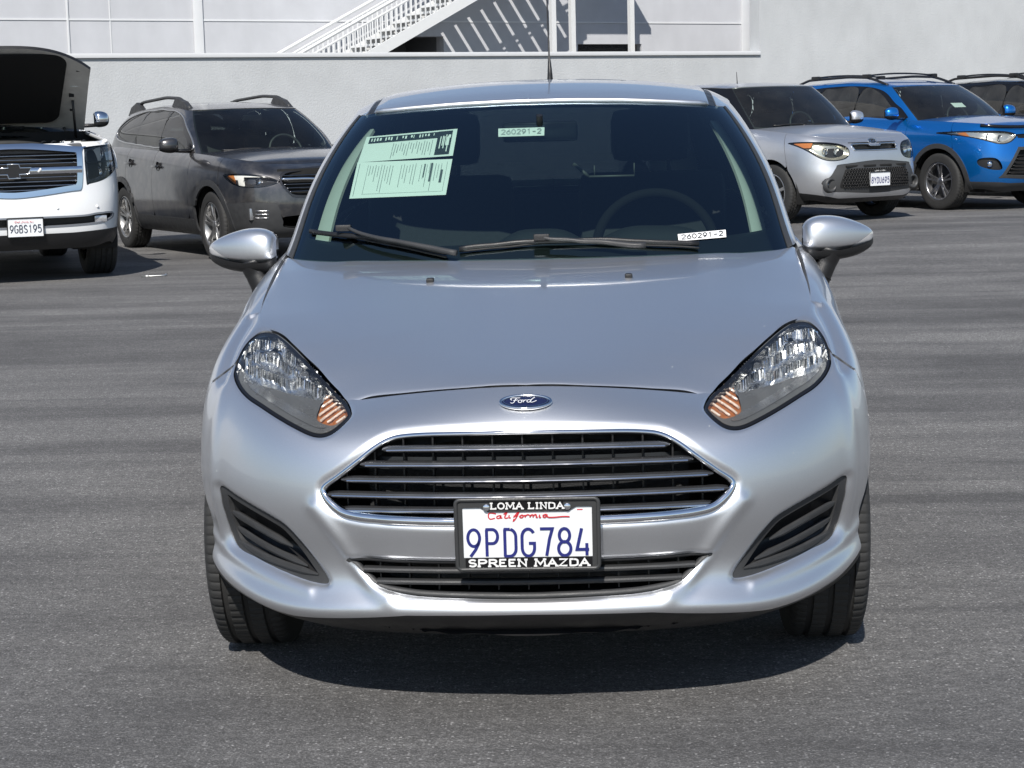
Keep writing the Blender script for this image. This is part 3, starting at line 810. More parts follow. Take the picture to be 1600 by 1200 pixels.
# pressed lines that fan out from the badge towards the screen corners
for i, x in enumerate(HX):
    for j, y in enumerate(HYy):
        xl = .33 + .20 * (y - .25)
        HG[i, j, 2] += .0035 * (1 / (1 + math.exp(-(abs(x) - xl) / .018)) - .5) * min(1, max(0, (y - .25) / .3)) * -1
HOOD = Sheet(HG)
if HOOD.D[len(HOOD.D) // 2, 5] < 0: HOOD = Sheet(HG, flip=True)
he = smooth_poly(HOOD_EDGE, 160, closed=False)
rear_x = np.array([0, .22, .42, .57, .66, .72, .80]); rear_y = np.array([1.235, 1.245, 1.275, 1.335, 1.40, 1.46, 1.60])
poly = np.concatenate([he[he[:, 1] < 1.44], [(.735, 1.47)], np.stack([rear_x[:6], rear_y[:6]], 1)[::-1][:, :]])
polyfull = np.concatenate([poly, (poly * [-1, 1])[::-1]])
s_hood = sdf(np.stack([HOOD.x, HOOD.y], 1), polyfull)
# rolled edge
HP = HOOD.push(-0.006 * np.clip(1 - s_hood / .012, 0, 1) ** 2)
HOOD2 = Sheet(HP)
if HOOD2.D[len(HOOD2.D) // 2, 5] < 0: HOOD2 = Sheet(HP, flip=True)
panel('hood', HOOD2, s_hood - .0065, SILVER, car, .014)
cow = Sheet(HOOD.push(np.full(len(HOOD.D), -.03)))
panel('cowl_panel', cow, np.minimum.reduce([.73 - np.abs(cow.x), cow.y - 1.12, 1.60 - cow.y]), BLACK, car, .01, flatnormals=True)
ins_ = Sheet(HOOD.push(np.full(len(HOOD.D), -.05)))
panel('hood_inner_panel', ins_, np.minimum.reduce([s_hood - .012, 1.1 - ins_.y]), VOID, car, 0, flatnormals=True)
for nx_ in (-.278, .248):
    b_ = MB(); zc = hood_z(nx_, 1.005); b_.box(nx_ - .010, nx_ + .010, .99, 1.02, zc - .004, zc + .010, .004); b_.build('washer_nozzle', BLACK, car)

# ---- headlights
hs = BODY.G.copy(); hs[..., 1] += np.clip(.012 + np.maximum(s_head, 0) * 1.3, 0, .062).reshape(hs.shape[:2])
HOUSE = Sheet(hs, cmin=-1, cmax=1)
CHR = smooth_poly([(.704, .757), (.706, .790), (.693, .807), (.655, .8065), (.606, .794), (.549, .774), (.507, .754), (.482, .736), (.474, .722), (.487, .700), (.519, .703), (.57, .710), (.613, .719), (.66, .725), (.69, .738)], 120)
AMB = smooth_poly([(.469, .7275), (.43, .705), (.4045, .6885), (.418, .6705), (.445, .660), (.480, .667), (.4825, .687), (.475, .709)], 80)
hxz = np.stack([np.abs(BODY.x), BODY.z], 1)
s_ch = sdf(hxz, CHR); s_am = sdf(hxz, AMB)
REFL = mat('mirror_reflector', (0.93, 0.94, 0.94), 0.24, 1.0, rvary=0.12, vscale=50)
BEZEL = mat('headlamp_bezel', (0.13, 0.135, 0.14), 0.32, 0.35, rvary=0.08)
BEZEL_LOW = mat('pale_headlamp_bezel', (0.42, 0.43, 0.44), 0.22, 0.85, rvary=0.08)
for sgn, sd_ in ((1, side_r), (-1, side_l)):
    hl = panel('headlight', BODY, np.minimum.reduce([s_head - .006, sd_, front]), LENS, car, .006, off=.002)
    panel('seal', BODY, np.minimum.reduce([s_head + .0005, .0065 - s_head, sd_, front]), GLOSS_BLACK, hl, .02, off=.0005)
    panel('bezel', HOUSE, np.minimum.reduce([s_head, -s_ch, -s_am, sd_, front]), BEZEL, hl, 0)
    panel('lower_bezel', HOUSE, np.minimum.reduce([s_head - .012, -s_ch - .001, -s_am - .001, sd_, front, (.742 - .35 * (.70 - np.abs(BODY.x))) - BODY.z]), BEZEL_LOW, hl, 0, off=.0015)
    # fluted mirror bowl: facets of random tilt over two dished pockets
    mb = MB(); rr = random.Random(11 if sgn > 0 else 12)
    D_, T_ = clip(HOUSE.D, HOUSE.T, np.minimum.reduce([s_ch, sd_, front]))
    def house_y(x, z):
        k_ = np.argmin((np.abs(D_[:, 0]) - x) ** 2 + (D_[:, 2] - z) ** 2); return D_[k_, 1]
    nfx, nfz = 38, 9
    x0, x1 = CHR[:, 0].min(), CHR[:, 0].max()
    for a in range(nfx):
        fx0 = x0 + (x1 - x0) * a / nfx; fx1 = x0 + (x1 - x0) * (a + 1) / nfx; fxm = (fx0 + fx1) / 2
        zz = np.linspace(.64, .84, 201); ins2 = sdf(np.stack([np.full(201, fxm), zz], 1), CHR) > .001
        if not ins2.any(): continue
        za, zb = zz[ins2].min(), zz[ins2].max()
        ctx = rr.uniform(-.55, .55)
        rows_ = max(2, int((zb - za) / .022))
        for q in range(rows_):
            z0_, z1_ = za + (zb - za) * q / rows_, za + (zb - za) * (q + 1) / rows_
            zm = (z0_ + z1_) / 2
            yb_ = house_y(fxm, zm)
            dish = .026 * math.exp(-((fxm - .632) ** 2 + (zm - .768) ** 2) / .0018) + .022 * math.exp(-((fxm - .535) ** 2 + (zm - .738) ** 2) / .0012)
            yy = yb_ + .004 + dish
            tx, tz = ctx + rr.uniform(-.12, .12), .30 + 14 * (zm - .765) * math.exp(-((fxm - .632) / .05) ** 2) + rr.uniform(-.18, .28)
            w2, h2 = (fx1 - fx0) / 2, (z1_ - z0_) / 2
            pts = []
            for (ux, uz) in ((-1, -1), (0, -1), (1, -1), (1, 1), (0, 1), (-1, 1)):
                bulge = -.0022 if ux == 0 else 0
                pts.append((sgn * (fxm + ux * w2), yy + ux * w2 * tx + uz * h2 * tz + bulge, zm + uz * h2))
            mb.add(pts, [(0, 1, 4, 5), (1, 2, 3, 4)] if sgn > 0 else [(5, 4, 1, 0), (4, 3, 2, 1)])
    mb.build('reflector', REFL, hl, False)
    bk = panel('reflector_backing', HOUSE, np.minimum.reduce([s_ch, sd_, front]), REFL, hl, 0, off=-.012)
    for (bx, bz, r_) in ((.632, .770, .0165), (.537, .742, .012)):
        by = house_y(bx, bz) + .012
        b_ = MB(); b_.lathe([(-.004, .0), (-.004, r_ * .55), (.0, r_ * .62), (.0, r_ * .9), (-.006, r_), (.03, r_ * 1.25)], 20, 'y', (sgn * bx, by, bz))
        b_.build('bulb', CHROME, hl)
    # ribbed amber corner
    ab = MB()
    D_a, T_a = clip(HOUSE.D, HOUSE.T, np.minimum.reduce([s_am, sd_, front]))
    panel('turn_signal_backing', HOUSE, np.minimum.reduce([s_am, sd_, front]), mat('brown_amber', (.34, .115, .035), .3, coat=.5, vary=.35, vscale=50), hl, 0, off=-.006)
    for q in range(15):
        # ribs slope down towards the outside, as the lens is moulded
        b0 = .56 + q * .0125
        L_ = []
        for x in np.linspace(.40, .49, 24):
            z = b0 - (x - .40) * .62 + .10
            if sdf(np.array([[x, z]]), AMB)[0] > .0015:
                k_ = np.argmin((np.abs(D_a[:, 0]) - x) ** 2 + (D_a[:, 2] - z) ** 2)
                L_.append((sgn * x, D_a[k_, 1] + .002, z))
        if len(L_) > 2: ab.tube(L_, .0031, 6)
    AMB_RIB = MATS.get('amber_rib') or mat('amber_rib', (0.74, 0.63, 0.54), 0.2, coat=1.0, vary=0.35, vscale=70)
    ab.build('turn_signal_ribs', AMB_RIB, hl)

# ---- grille: chrome surround, dark slats, fins, radiator behind
def body_y(x, z, lim=1.0):
    m_ = BODY.y < lim
    k_ = np.argmin(np.where(m_, (BODY.x - x) ** 2 + (BODY.z - z) ** 2, 9)); return BODY.D[k_, 1]
gp = [(x, body_y(x, z) + .003, z) for x, z in GRILLE]
gp = np.array(gp)
ysm = gp[:, 1].copy()
for _ in range(6): ysm = (np.roll(ysm, 1) + ysm * 2 + np.roll(ysm, -1)) / 4
cen = np.array([0, .56])
tg = np.roll(gp, -1, 0) - np.roll(gp, 1, 0); tg = tg[:, [0, 2]] / np.linalg.norm(tg[:, [0, 2]], axis=1)[:, None]
nn_ = np.stack([-tg[:, 1], tg[:, 0]], 1)
if (nn_[:, 0] * gp[:, 0]).sum() > 0: nn_ = -nn_                # inwards
gp2 = [(x + .0055 * a, y - .004, z + .0055 * b) for (x, _, z), y, (a, b) in zip(gp, ysm, nn_)]
rad = [.0062 + .0055 * min(1, max(0, (.55 - p[2]) / .05)) for p in gp2]
gfr = MB(); gfr.tube(gp2, rad, 12, closed=True, upv=(0, 1, 0), flat=1.1)
gril = gfr.build('grille', CHROME, car, True)
slat_prof = [(-.010, .000), (-.0085, .0045), (-.002, .0062), (.018, .0050), (.024, .0), (.018, -.0065), (-.002, -.0085), (-.0085, -.0055)]
for zc in (.6335, .5985, .5635, .5285, .4965):
    zz = np.linspace(0, .46, 300)
    ins3 = sdf(np.stack([zz, np.full(300, zc)], 1), GRILLE) > .010
    xm = zz[ins3].max()
    X = np.linspace(-xm, xm, 61)
    sl_ = MB(); V = []; n_ = len(slat_prof)
    for x in X:
        t = abs(x) / xm
        yb = np.interp(abs(x), [0, .1, .2, .3, .4, .46], [.004, .008, .018, .036, .064, .085]) + .016
        drop = -.004 * t ** 3
        sc = 1.0 if t < .93 else max(.15, 1 - ((t - .93) / .07) ** 2 * .85)
        for (dy, dz) in slat_prof: V.append((x, yb + dy, zc + drop + dz * sc))
    F = [(i * n_ + j, i * n_ + (j + 1) % n_, (i + 1) * n_ + (j + 1) % n_, (i + 1) * n_ + j) for i in range(60) for j in range(n_)]
    F += [tuple(range(n_))[::-1], tuple(60 * n_ + j for j in range(n_))]
    F = [f[::-1] for f in F]
    sl_.add(V, F); so = sl_.build('slat', mat('dark_slat', (0.075, 0.078, 0.085), 0.30, 0.55, rvary=0.1), gril)
    e_ = MB(); e_.tube([(x, np.interp(abs(x), [0, .1, .2, .3, .4, .46], [.004, .008, .018, .036, .064, .085]) + .0045, zc - .004 * (abs(x) / xm) ** 3 - .0015) for x in X[1:-1]], .0021, 6)
    e_.build('slat_bright_edge', CHROME, gril)
for x in np.arange(-.40, .41, .0655):
    zz = np.linspace(.46, .67, 211); i4 = sdf(np.stack([np.full(211, x), zz], 1), GRILLE) > .006
    if not i4.any(): continue
    za, zb = zz[i4].min(), zz[i4].max(); yb = np.interp(abs(x), [0, .2, .3, .4, .46], [.004, .018, .036, .064, .085])
    f_ = MB(); f_.box(x - .0018, x + .0018, yb + .055, yb + .09, za, zb); f_.build('fin', BLACK, gril, False)
rd = MB(); rd.box(-.36, .36, .20, .21, .28, .68); rd.build('radiator', mat('radiator_core', (0.02, 0.021, 0.023), 0.6, 0.3, bump=0.6, bscale=300), car, False)
cb = MB(); cb.grid([[(x, np.interp(abs(x), [0, .2, .3, .4, .5], [.10, .11, .125, .155, .19]), z) for x in np.linspace(-.46, .46, 31)] for z in (.572, .592, .60)]); cb.build('crash_beam', mat('beam_grey', (0.05, 0.055, 0.06), 0.4, 0.6), car)

# ---- lower intake
lo = MB()
lp = [(x, body_y(x, z) + .004, z) for x, z in LOWER]
ly = np.array([p[1] for p in lp])
for _ in range(4): ly = (np.roll(ly, 1) + 2 * ly + np.roll(ly, -1)) / 4
lo.tube([(p[0], y + .006, p[2]) for p, y in zip(lp, ly)], .0085, 8, closed=True, upv=(0, 1, 0))
lg = lo.build('lower_grille', GREY_PLASTIC, car, True)
for zc in (.358, .332):
    xm = np.interp(zc, [.30, .317, .3415, .362, .378], [.25, .315, .35, .37, .385])
    X = np.linspace(-xm, xm, 41); V = []; n_ = len(slat_prof)
    for x in X:
        yb = np.interp(abs(x), [0, .1, .2, .3, .4], [.045, .048, .058, .075, .10])
        for (dy, dz) in slat_prof: V.append((x, yb + dy, zc + dz * .85 - .003 * (abs(x) / xm) ** 2))
    F = [((i + 1) * n_ + j, (i + 1) * n_ + (j + 1) % n_, i * n_ + (j + 1) % n_, i * n_ + j) for i in range(40) for j in range(n_)]
    s2 = MB(); s2.add(V, F); s2.build('slat', GREY_PLASTIC, lg)
for x in np.arange(-.33, .34, .066):
    f_ = MB(); yb = np.interp(abs(x), [0, .2, .3, .4], [.06, .07, .09, .115]); f_.box(x - .0015, x + .0015, yb, yb + .04, .31 + (.02 if abs(x) > .3 else 0), .376); f_.build('fin', BLACK, lg, False)
tray = panel('intake_tray', BODY, s_low + .002, BLACK, lg, 0, off=-.10)
tl = MB(); T1_ = []; T2_ = []
for (x, _, z), y in zip(lp, ly): T1_.append((x, y + .008, z)); T2_.append((x * .96, y + .10, z))
n_ = len(T1_); tl.add(T1_ + T2_, [(i, (i + 1) % n_, (i + 1) % n_ + n_, i + n_) for i in range(n_)]); tl.build('intake_duct', BLACK, lg, True)

# ---- corner vents either side of the lower bumper
for sgn, sd_ in ((1, side_r), (-1, side_l)):
    fv = panel('corner_vent', BODY, np.minimum.reduce([s_fog + .0005, .017 - s_fog, sd_, .7 - y_]), GREY_PLASTIC, car, .03, off=-.002)
    rec = Sheet(BODY.push(-np.clip(.012 + np.maximum(s_fog - .016, 0) * 1.5, 0, .045)), cmin=-1, cmax=1)
    panel('recess', rec, np.minimum.reduce([s_fog - .014, sd_, .7 - y_]), BLACK, fv, 0, flatnormals=True)
    for L_ in ([(.717, .352, .436), (.672, .285, .430), (.631, .239, .419), (.585, .200, .403), (.538, .171, .386)],
               [(.713, .37, .398), (.66, .292, .386), (.602, .229, .369), (.55, .185, .357), (.503, .152, .345)],
               [(.695, .345, .363), (.64, .265, .351), (.585, .213, .341), (.53, .168, .335), (.478, .136, .329)]):
        L_ = bspline(np.array(L_), 30)
        v_ = MB(); V = []; pr = [(-.004, .005), (.004, .0085), (.028, .004), (.028, -.004), (.0, -.0085), (-.005, -.003)]
        for i, (x, y, z) in enumerate(L_):
            t = i / 29; sc = min(1, .25 + 5 * t * (1 - t))
            for (dy, dz) in pr: V.append((sgn * x, y + .014 + dy * sc, z + dz * sc))
        n_ = len(pr); F = [(i * n_ + j, i * n_ + (j + 1) % n_, (i + 1) * n_ + (j + 1) % n_, (i + 1) * n_ + j) for i in range(29) for j in range(n_)]
        F += [tuple(range(n_))[::-1], tuple(29 * n_ + j for j in range(n_))]
        if sgn < 0: F = [f[::-1] for f in F]
        v_.add(V, F); v_.build('slat', GREY_PLASTIC, fv)

# ---- oval badge on the nose
bz_ = .7165; by_ = body_y(0, bz_)
k_ = np.argmin(np.abs(BODY.x) + np.abs(BODY.z - bz_) + (BODY.y > 1)); nb = Vector(BODY.D[k_, 3:6])
badge_M = Matrix.Translation(Vector((0.001, by_, bz_)) + nb * .001) @ (nb.to_track_quat('Z', 'Y')).to_matrix().to_4x4()
def badge_pt(a, b, d):
    # a to image right, b up along the surface
    up_ = Vector((0, 0, 1)) - nb * nb.z; up_.normalize(); rt_ = up_.cross(nb)
    sag = .9 * a * a
    return tuple(Vector((0.001, by_, bz_)) + rt_ * a + up_ * b + nb * (d + .002) + Vector((0, sag, 0)))
def ell(rx, ry, n=48): return [(rx * math.cos(2 * math.pi * i / n), ry * math.sin(2 * math.pi * i / n)) for i in range(n)]
bd = MB(); bd.tube([badge_pt(a, b, .003) for a, b in ell(.0555, .0225)], .0035, 8, closed=True, upv=tuple(nb))
badge = bd.build('oval_badge', CHROME, car, True)
BLUE_ENAMEL = mat('blue_enamel', (0.010, 0.014, 0.05), 0.14, coat=1.0, vary=0.1)
fb_ = MB(); n_ = 48
fb_.add([badge_pt(0, 0, .0052)] + [badge_pt(a, b, .0045) for a, b in ell(.030, .012)] + [badge_pt(a, b, .003) for a, b in ell(.0545, .0215)],
        [(0, 1 + (i + 1) % n_, 1 + i)[::-1] for i in range(n_)] + [(1 + i, 1 + (i + 1) % n_, 1 + n_ + (i + 1) % n_, 1 + n_ + i)[::-1] for i in range(n_)])
fb_.build('badge_field', BLUE_ENAMEL, badge, True)
rg = strokes([ell(.0485, .0178) + [ell(.0485, .0178)[0]]], .0016, badge_pt, .0056); rg.build('badge_ring', CHROME, badge, False)
script = [  # flowing letters of the badge
 [(-.030, .002), (-.033, .006), (-.029, .010), (-.020, .0095), (-.012, .010)], [(-.020, .0095), (-.023, .002), (-.026, -.006), (-.030, -.0085), (-.033, -.006)], [(-.027, .001), (-.020, .0018), (-.017, .003)],
 [(-.0135, .002), (-.016, -.002), (-.0145, -.006), (-.0105, -.0065), (-.008, -.003), (-.009, .001), (-.0125, .0022)], [(-.009, .001), (-.005, .002)],
 [(-.003, .002), (-.005, -.006)], [(-.0045, -.002), (-.001, .001), (.002, .0022)],
 [(.011, .001), (.006, .002), (.003, -.002), (.0045, -.006), (.0085, -.006), (.012, -.001)], [(.020, .010), (.014, .004), (.0105, -.004), (.013, -.0068), (.018, -.005), (.024, -.001)]]
sc_ = strokes([smooth_poly(p, 24, closed=False) if len(p) > 2 else p for p in script], .0021, badge_pt, .0066); sc_.build('badge_script', mat('satin_script_metal', (.85, .86, .88), .3, .35), badge, False)

# ---- licence plate with its dealer frame
PLX, PLY, PLZ = .003, -.022, .4535
def plate_pt(a, b, d): return (PLX + a, PLY - d + (b) * -.10, PLZ + b)       # leans back a little towards the top
def rrect(w, h, r, n=5):
    return [(sx * (w - r) + r * math.cos(t), sz_ * (h - r) + r * math.sin(t)) for sx, sz_, t0 in ((1, 1, 0), (-1, 1, 90), (-1, -1, 180), (1, -1, 270)) for t in [math.radians(t0 + 90 * i / n) for i in range(n + 1)]]
FRAME_GREY = mat('plate_frame_plastic', (0.040, 0.041, 0.042), 0.42, bump=0.2, bscale=500, rvary=0.08)
fo = rrect(.157, .0825, .012); fi = [(-.1385, -.052), (.1385, -.052), (.1385, .060), (.105, .060), (.088, .050), (-.083, .050), (-.100, .060), (-.1385, .060)]
pb = MB()
# raised outer bead, flat inner face with the opening cut out of it
pb.tube([plate_pt(a, b, .004) for a, b in rrect(.1525, .078, .010)], .0045, 8, closed=True, upv=(0, 1, 0))
pf = pb.build('plate_frame', FRAME_GREY, car, True)
face = MB()
bmf = bmesh.new()
ov = [bmf.verts.new(plate_pt(a, b, .0035)) for a, b in rrect(.1525, .078, .010)]; iv = [bmf.verts.new(plate_pt(a, b, .0035)) for a, b in fi]
eds = [bmf.edges.new((ov[i], ov[(i + 1) % len(ov)])) for i in range(len(ov))] + [bmf.edges.new((iv[i], iv[(i + 1) % len(iv)])) for i in range(len(iv))]
bmesh.ops.triangle_fill(bmf, edges=eds, use_beauty=True, use_dissolve=False)
bmesh.ops.recalc_face_normals(bmf, faces=bmf.faces)
bmf.verts.index_update()
fv_ = [tuple(v.co) for v in bmf.verts]; ff_ = [tuple(v.index for v in f.verts) for f in bmf.faces]
bmf.free(); face.add(fv_, ff_); face.build('frame_face', FRAME_GREY, pf, False)
sidew = MB(); n_ = len(fi); sidew.add([plate_pt(a, b, .0035) for a, b in fi] + [plate_pt(a, b, 0) for a, b in fi], [(i, (i + 1) % n_, (i + 1) % n_ + n_, i + n_) for i in range(n_)]); sidew.build('frame_lip', FRAME_GREY, pf, False)
bkp = MB(); q = rrect(.1525, .076, .008); n_ = len(q); bkp.add([plate_pt(a, b, -.002) for a, b in q] + [plate_pt(a, b, -.012) for a, b in q], [tuple(range(n_))[::-1], tuple(range(n_, 2 * n_))] + [(i, i + n_, (i + 1) % n_ + n_, (i + 1) % n_)[::-1] for i in range(n_)]); bkp.build('plate_holder', BLACK, pf, False)
brk = MB(); brk.box(PLX - .12, PLX + .12, -.012, .06, .385, .50); brk.build('plate_bracket', BLACK, pf, False)
pl = MB(); q = [(-.15, -.074), (.15, -.074), (.15, .074), (-.15, .074)]; pl.add([plate_pt(a, b, .0002) for a, b in q], [(0, 1, 2, 3)])
plate = pl.build('licence_plate', PLATE_WHITE, car, False)
polys, wtot = text_polys('9PDG784', 0, 0, .0605, .0265, .0125)
polys = [[(a - wtot / 2 + .001, b - .0495) for a, b in p] for p in polys]
strokes(polys, .0066, plate_pt, .0012).build('plate_number', PLATE_BLUE, plate, False)
cal = [[(-.0655, .0455), (-.079, .0475), (-.082, .040), (-.078, .034), (-.068, .036)], [(-.056, .042), (-.063, .040), (-.0635, .036), (-.058, .036), (-.055, .042), (-.0555, .036), (-.052, .037)],
       [(-.049, .044), (-.040, .052), (-.042, .048), (-.047, .038), (-.044, .0355), (-.040, .037)], [(-.037, .0425), (-.038, .037), (-.034, .0365)], [(-.028, .037), (-.020, .047), (-.014, .052), (-.016, .049), (-.024, .034), (-.029, .0285), (-.027, .034)], [(-.028, .040), (-.018, .0415)],
       [(-.011, .042), (-.015, .039), (-.012, .0362), (-.008, .038), (-.0085, .042), (-.011, .042)], [(-.0085, .0405), (-.003, .0415)], [(-.002, .0425), (-.0035, .037)], [(-.003, .040), (.002, .043), (.006, .042)],
       [(.008, .0425), (.007, .037)], [(.0075, .040), (.012, .043), (.014, .041), (.0135, .037)], [(.0137, .040), (.019, .0435), (.021, .041), (.0205, .0375), (.024, .037)], [(.028, .043), (.027, .0375), (.031, .037)],
       [(.043, .0435), (.036, .042), (.035, .038), (.040, .037), (.044, .0425), (.0445, .0375), (.056, .0365), (.078, .038), (.092, .0375)]]
cal = [smooth_poly([(a * 1.0 - .001, b) for a, b in p], 20, closed=False) if len(p) > 2 else [(a - .001, b) for a, b in p] for p in cal]
strokes(cal, .0026, plate_pt, .0010).build('plate_script', PLATE_RED, plate, False)
strokes([[(.107, .0525), (.119, .0525)]], .0022, plate_pt, .0010).build('registration_mark', PLATE_RED, plate, False)
tb = MB(); tb.add([plate_pt(a, b, .0040) for a, b in ((-.077, .0545), (.078, .0545), (.078, .0735), (-.077, .0735))], [(0, 1, 2, 3)]); tb.add([plate_pt(a, b, .0040) for a, b in ((-.135, -.0745), (.138, -.0745), (.138, -.0525), (-.135, -.0525))], [(0, 1, 2, 3)])
tb.build('frame_name_band', GLOSS_BLACK, pf, False)
wd = {'I': .45, 'M': 1.35, 'L': .85, 'O': 1.05, 'N': 1.05, 'D': 1.05, 'A': 1.05}
p1, w1 = text_polys('LOMA LINDA', 0, 0, .0125, .0128, .0042, .0030, wd)
p1 = [[(a - w1 / 2 + .0005, b + .0575) for a, b in p] for p in p1]
p2, w2 = text_polys('SPREEN MAZDA', 0, 0, .0145, .0182, .0050, .0036, {'I': .45, 'M': 1.3, 'A': 1.05, 'N': 1.05, 'S': .85, 'E': .85})
k2 = .258 / w2
p2 = [[((a - w2 / 2) * k2 + .0015, b - .0708) for a, b in p] for p in p2]
strokes(p1, .0031, plate_pt, .0046).build('frame_lettering', WHITE_PLASTIC, pf, False)
strokes(p2, .0040, plate_pt, .0046).build('frame_lettering', WHITE_PLASTIC, pf, False)
for a in (-.0865, .0865):
    sc = MB(); c0 = plate_pt(a, .0605, .004); sc.lathe([(0, .0078), (-.003, .0072), (-.0045, .004), (-.0045, 0)], 16, 'y', c0); sc.build('screw', CHROME, pf)

# ---- greenhouse
RG = Sheet(hatch_ring(), cmin=-1, cmax=1)
if RG.D[np.argmin(np.abs(RG.c) + np.abs(RG.r - .5)), 4] > 0: RG = Sheet(hatch_ring(), flip=True, cmin=-1, cmax=1)
ac = np.abs(RG.c); CG = .318; CM = .344; CP = .455
cg = CG + .012 * RG.r
s_ws = np.minimum(cg - ac, RG.r + 1)
top = .985 - RG.r
ws = panel('windshield', RG, np.minimum.reduce([s_ws, top]), WINDSHIELD, car, 0)
panel('windshield_frit', RG, np.minimum.reduce([s_ws, top, np.maximum.reduce([ac - cg + .030, RG.r - .945, .17 - RG.r])]), mat('black_ceramic_frit', (0.006, 0.007, 0.008), 0.4, vary=.1), ws, 0, off=-.005)
for sgn in (1, -1):
    sd_ = sgn * RG.x
    panel('windshield_moulding', RG, np.minimum.reduce([ac - cg, CM - ac, .99 - RG.r, RG.y * -1 + 2.6, sd_]), GREY_PLASTIC, car, .01, off=.003)
    panel('pillar', RG, np.minimum.reduce([ac - CM, CP - ac, sd_]), SILVER, car, .015, off=.001)
    yq = RG.y
    win_r = np.minimum(RG.r - .12, .93 - RG.r)
    panel('side_window', RG, np.minimum.reduce([ac - CP, .60 - ac, win_r, sd_]), SIDE_GLASS, car, 0, off=-.004)
    panel('side_window', RG, np.minimum.reduce([ac - .622, .755 - ac, win_r, sd_]), PRIVACY, car, 0, off=-.004)
    panel('window_surround', RG, np.minimum.reduce([ac - CP, .83 - ac, sd_, np.maximum.reduce([-win_r, np.minimum(ac - .60, .622 - ac), ac - .755])]), BLACK, car, .01)
    panel('rear_pillar', RG, np.minimum.reduce([ac - .83, .90 - ac, sd_]), SILVER, car, .01)
panel('rear_window', RG, np.minimum.reduce([ac - .90, RG.r - .1, .92 - RG.r]), glass('dark_rear_glass', (.03, .035, .04)), car, 0)
panel('tailgate_frame', RG, np.minimum.reduce([ac - .90, np.maximum(.1 - RG.r, RG.r - .92)]), SILVER, car, .01)
TG = np.minimum.reduce([y_ - 3.3, np.maximum(y_ - DOOR_R + .1, 0) * 0 + y_ - 3.3])
panel('tailgate', BODY, np.minimum.reduce([y_ - 3.60, .70 - np.abs(BODY.x), BODY.z - .45]), SILVER, car, .01, off=.004)
panel('rear_bumper', BODY, np.minimum.reduce([y_ - 3.45, .44 - BODY.z, arch]), SILVER, car, .01, off=.006)
for sgn in (1, -1):
    panel('tail_light', BODY, np.minimum.reduce([y_ - 3.45, sgn * BODY.x - .60, BODY.z - .72]), RED_LENS, car, .02, off=.01)
# light trim seen through the screen
TR = Sheet(RG.push(np.full(len(RG.D), -.045)), cmin=-1, cmax=1)
for sgn in (1, -1):
    panel('pillar_trim', TR, np.minimum.reduce([np.abs(TR.c) - (.245 + .035 * TR.r), (.298 + .04 * TR.r) - np.abs(TR.c), sgn * TR.x, TR.r - .16, .93 - TR.r]), TRIM_LIGHT, car, .01, flatnormals=True)
# ---- roof
rx = np.linspace(-.70, .70, 101); ryy = np.linspace(1.85, 3.85, 121)
RFG = np.array([[(x, y, float(roof_z(x, y))) for y in ryy] for x in rx])
ROOF = Sheet(RFG)
if ROOF.D[len(ROOF.D) // 2, 5] < 0: ROOF = Sheet(RFG, flip=True)
rt_ = np.array([(p[3], p[4]) for p in RING]); rt_s = bspline(np.concatenate([(rt_[1:][::-1]) * [-1, 1], rt_]), 200)
s_rf = sdf(np.stack([ROOF.x, ROOF.y], 1), rt_s)
DX0, DX1 = .528, .552
axr = np.abs(ROOF.x)
panel('roof', ROOF, np.minimum.reduce([s_rf + .004, DX0 - axr]), SILVER, car, .012)
for sgn in (1, -1):
    panel('roof_ditch_strip', ROOF, np.minimum.reduce([s_rf, axr - DX0, DX1 - axr, sgn * ROOF.x]), BLACK, car, 0, off=-.004)
    panel('roof_rail', ROOF, np.minimum.reduce([s_rf + .004, axr - DX1, sgn * ROOF.x]), SILVER, car, .012)
# bright rolled front edge of the roof above the glass
hd = MB(); hd_p = [(x, float(np.interp(abs(x), [0, .19, .35, .46, .525], [1.962, 1.966, 1.981, 2.004, 2.032])), float(roof_z(x, np.interp(abs(x), [0, .19, .35, .46, .525], [1.962, 1.966, 1.981, 2.004, 2.032]))) + .001) for x in np.linspace(-.52, .52, 41)]
hd.tube(hd_p, .0085, 10); hd.build('roof_front_edge', SILVER, car, True)
hl_ = Sheet(ROOF.push(np.full(len(ROOF.D), -.03)))
panel('headliner', hl_, s_rf - .03, mat('headliner_cloth', (0.20, 0.20, 0.19), 0.9, bump=.3), car, 0)
an = MB(); ab_ = (.012, 3.0, float(roof_z(.012, 3.0)))
an.tube([(ab_[0], ab_[1], ab_[2] - .01), (ab_[0] - .001, ab_[1] + .012, ab_[2] + .05), (ab_[0] - .002, ab_[1] + .02, ab_[2] + .075), (ab_[0] - .003, ab_[1] + .03, ab_[2] + .10), (ab_[0] - .010, ab_[1] + .12, ab_[2] + .42)], [.012, .008, .006, .0032, .0022], 8)
an.build('roof_antenna', BLACK, car, True)

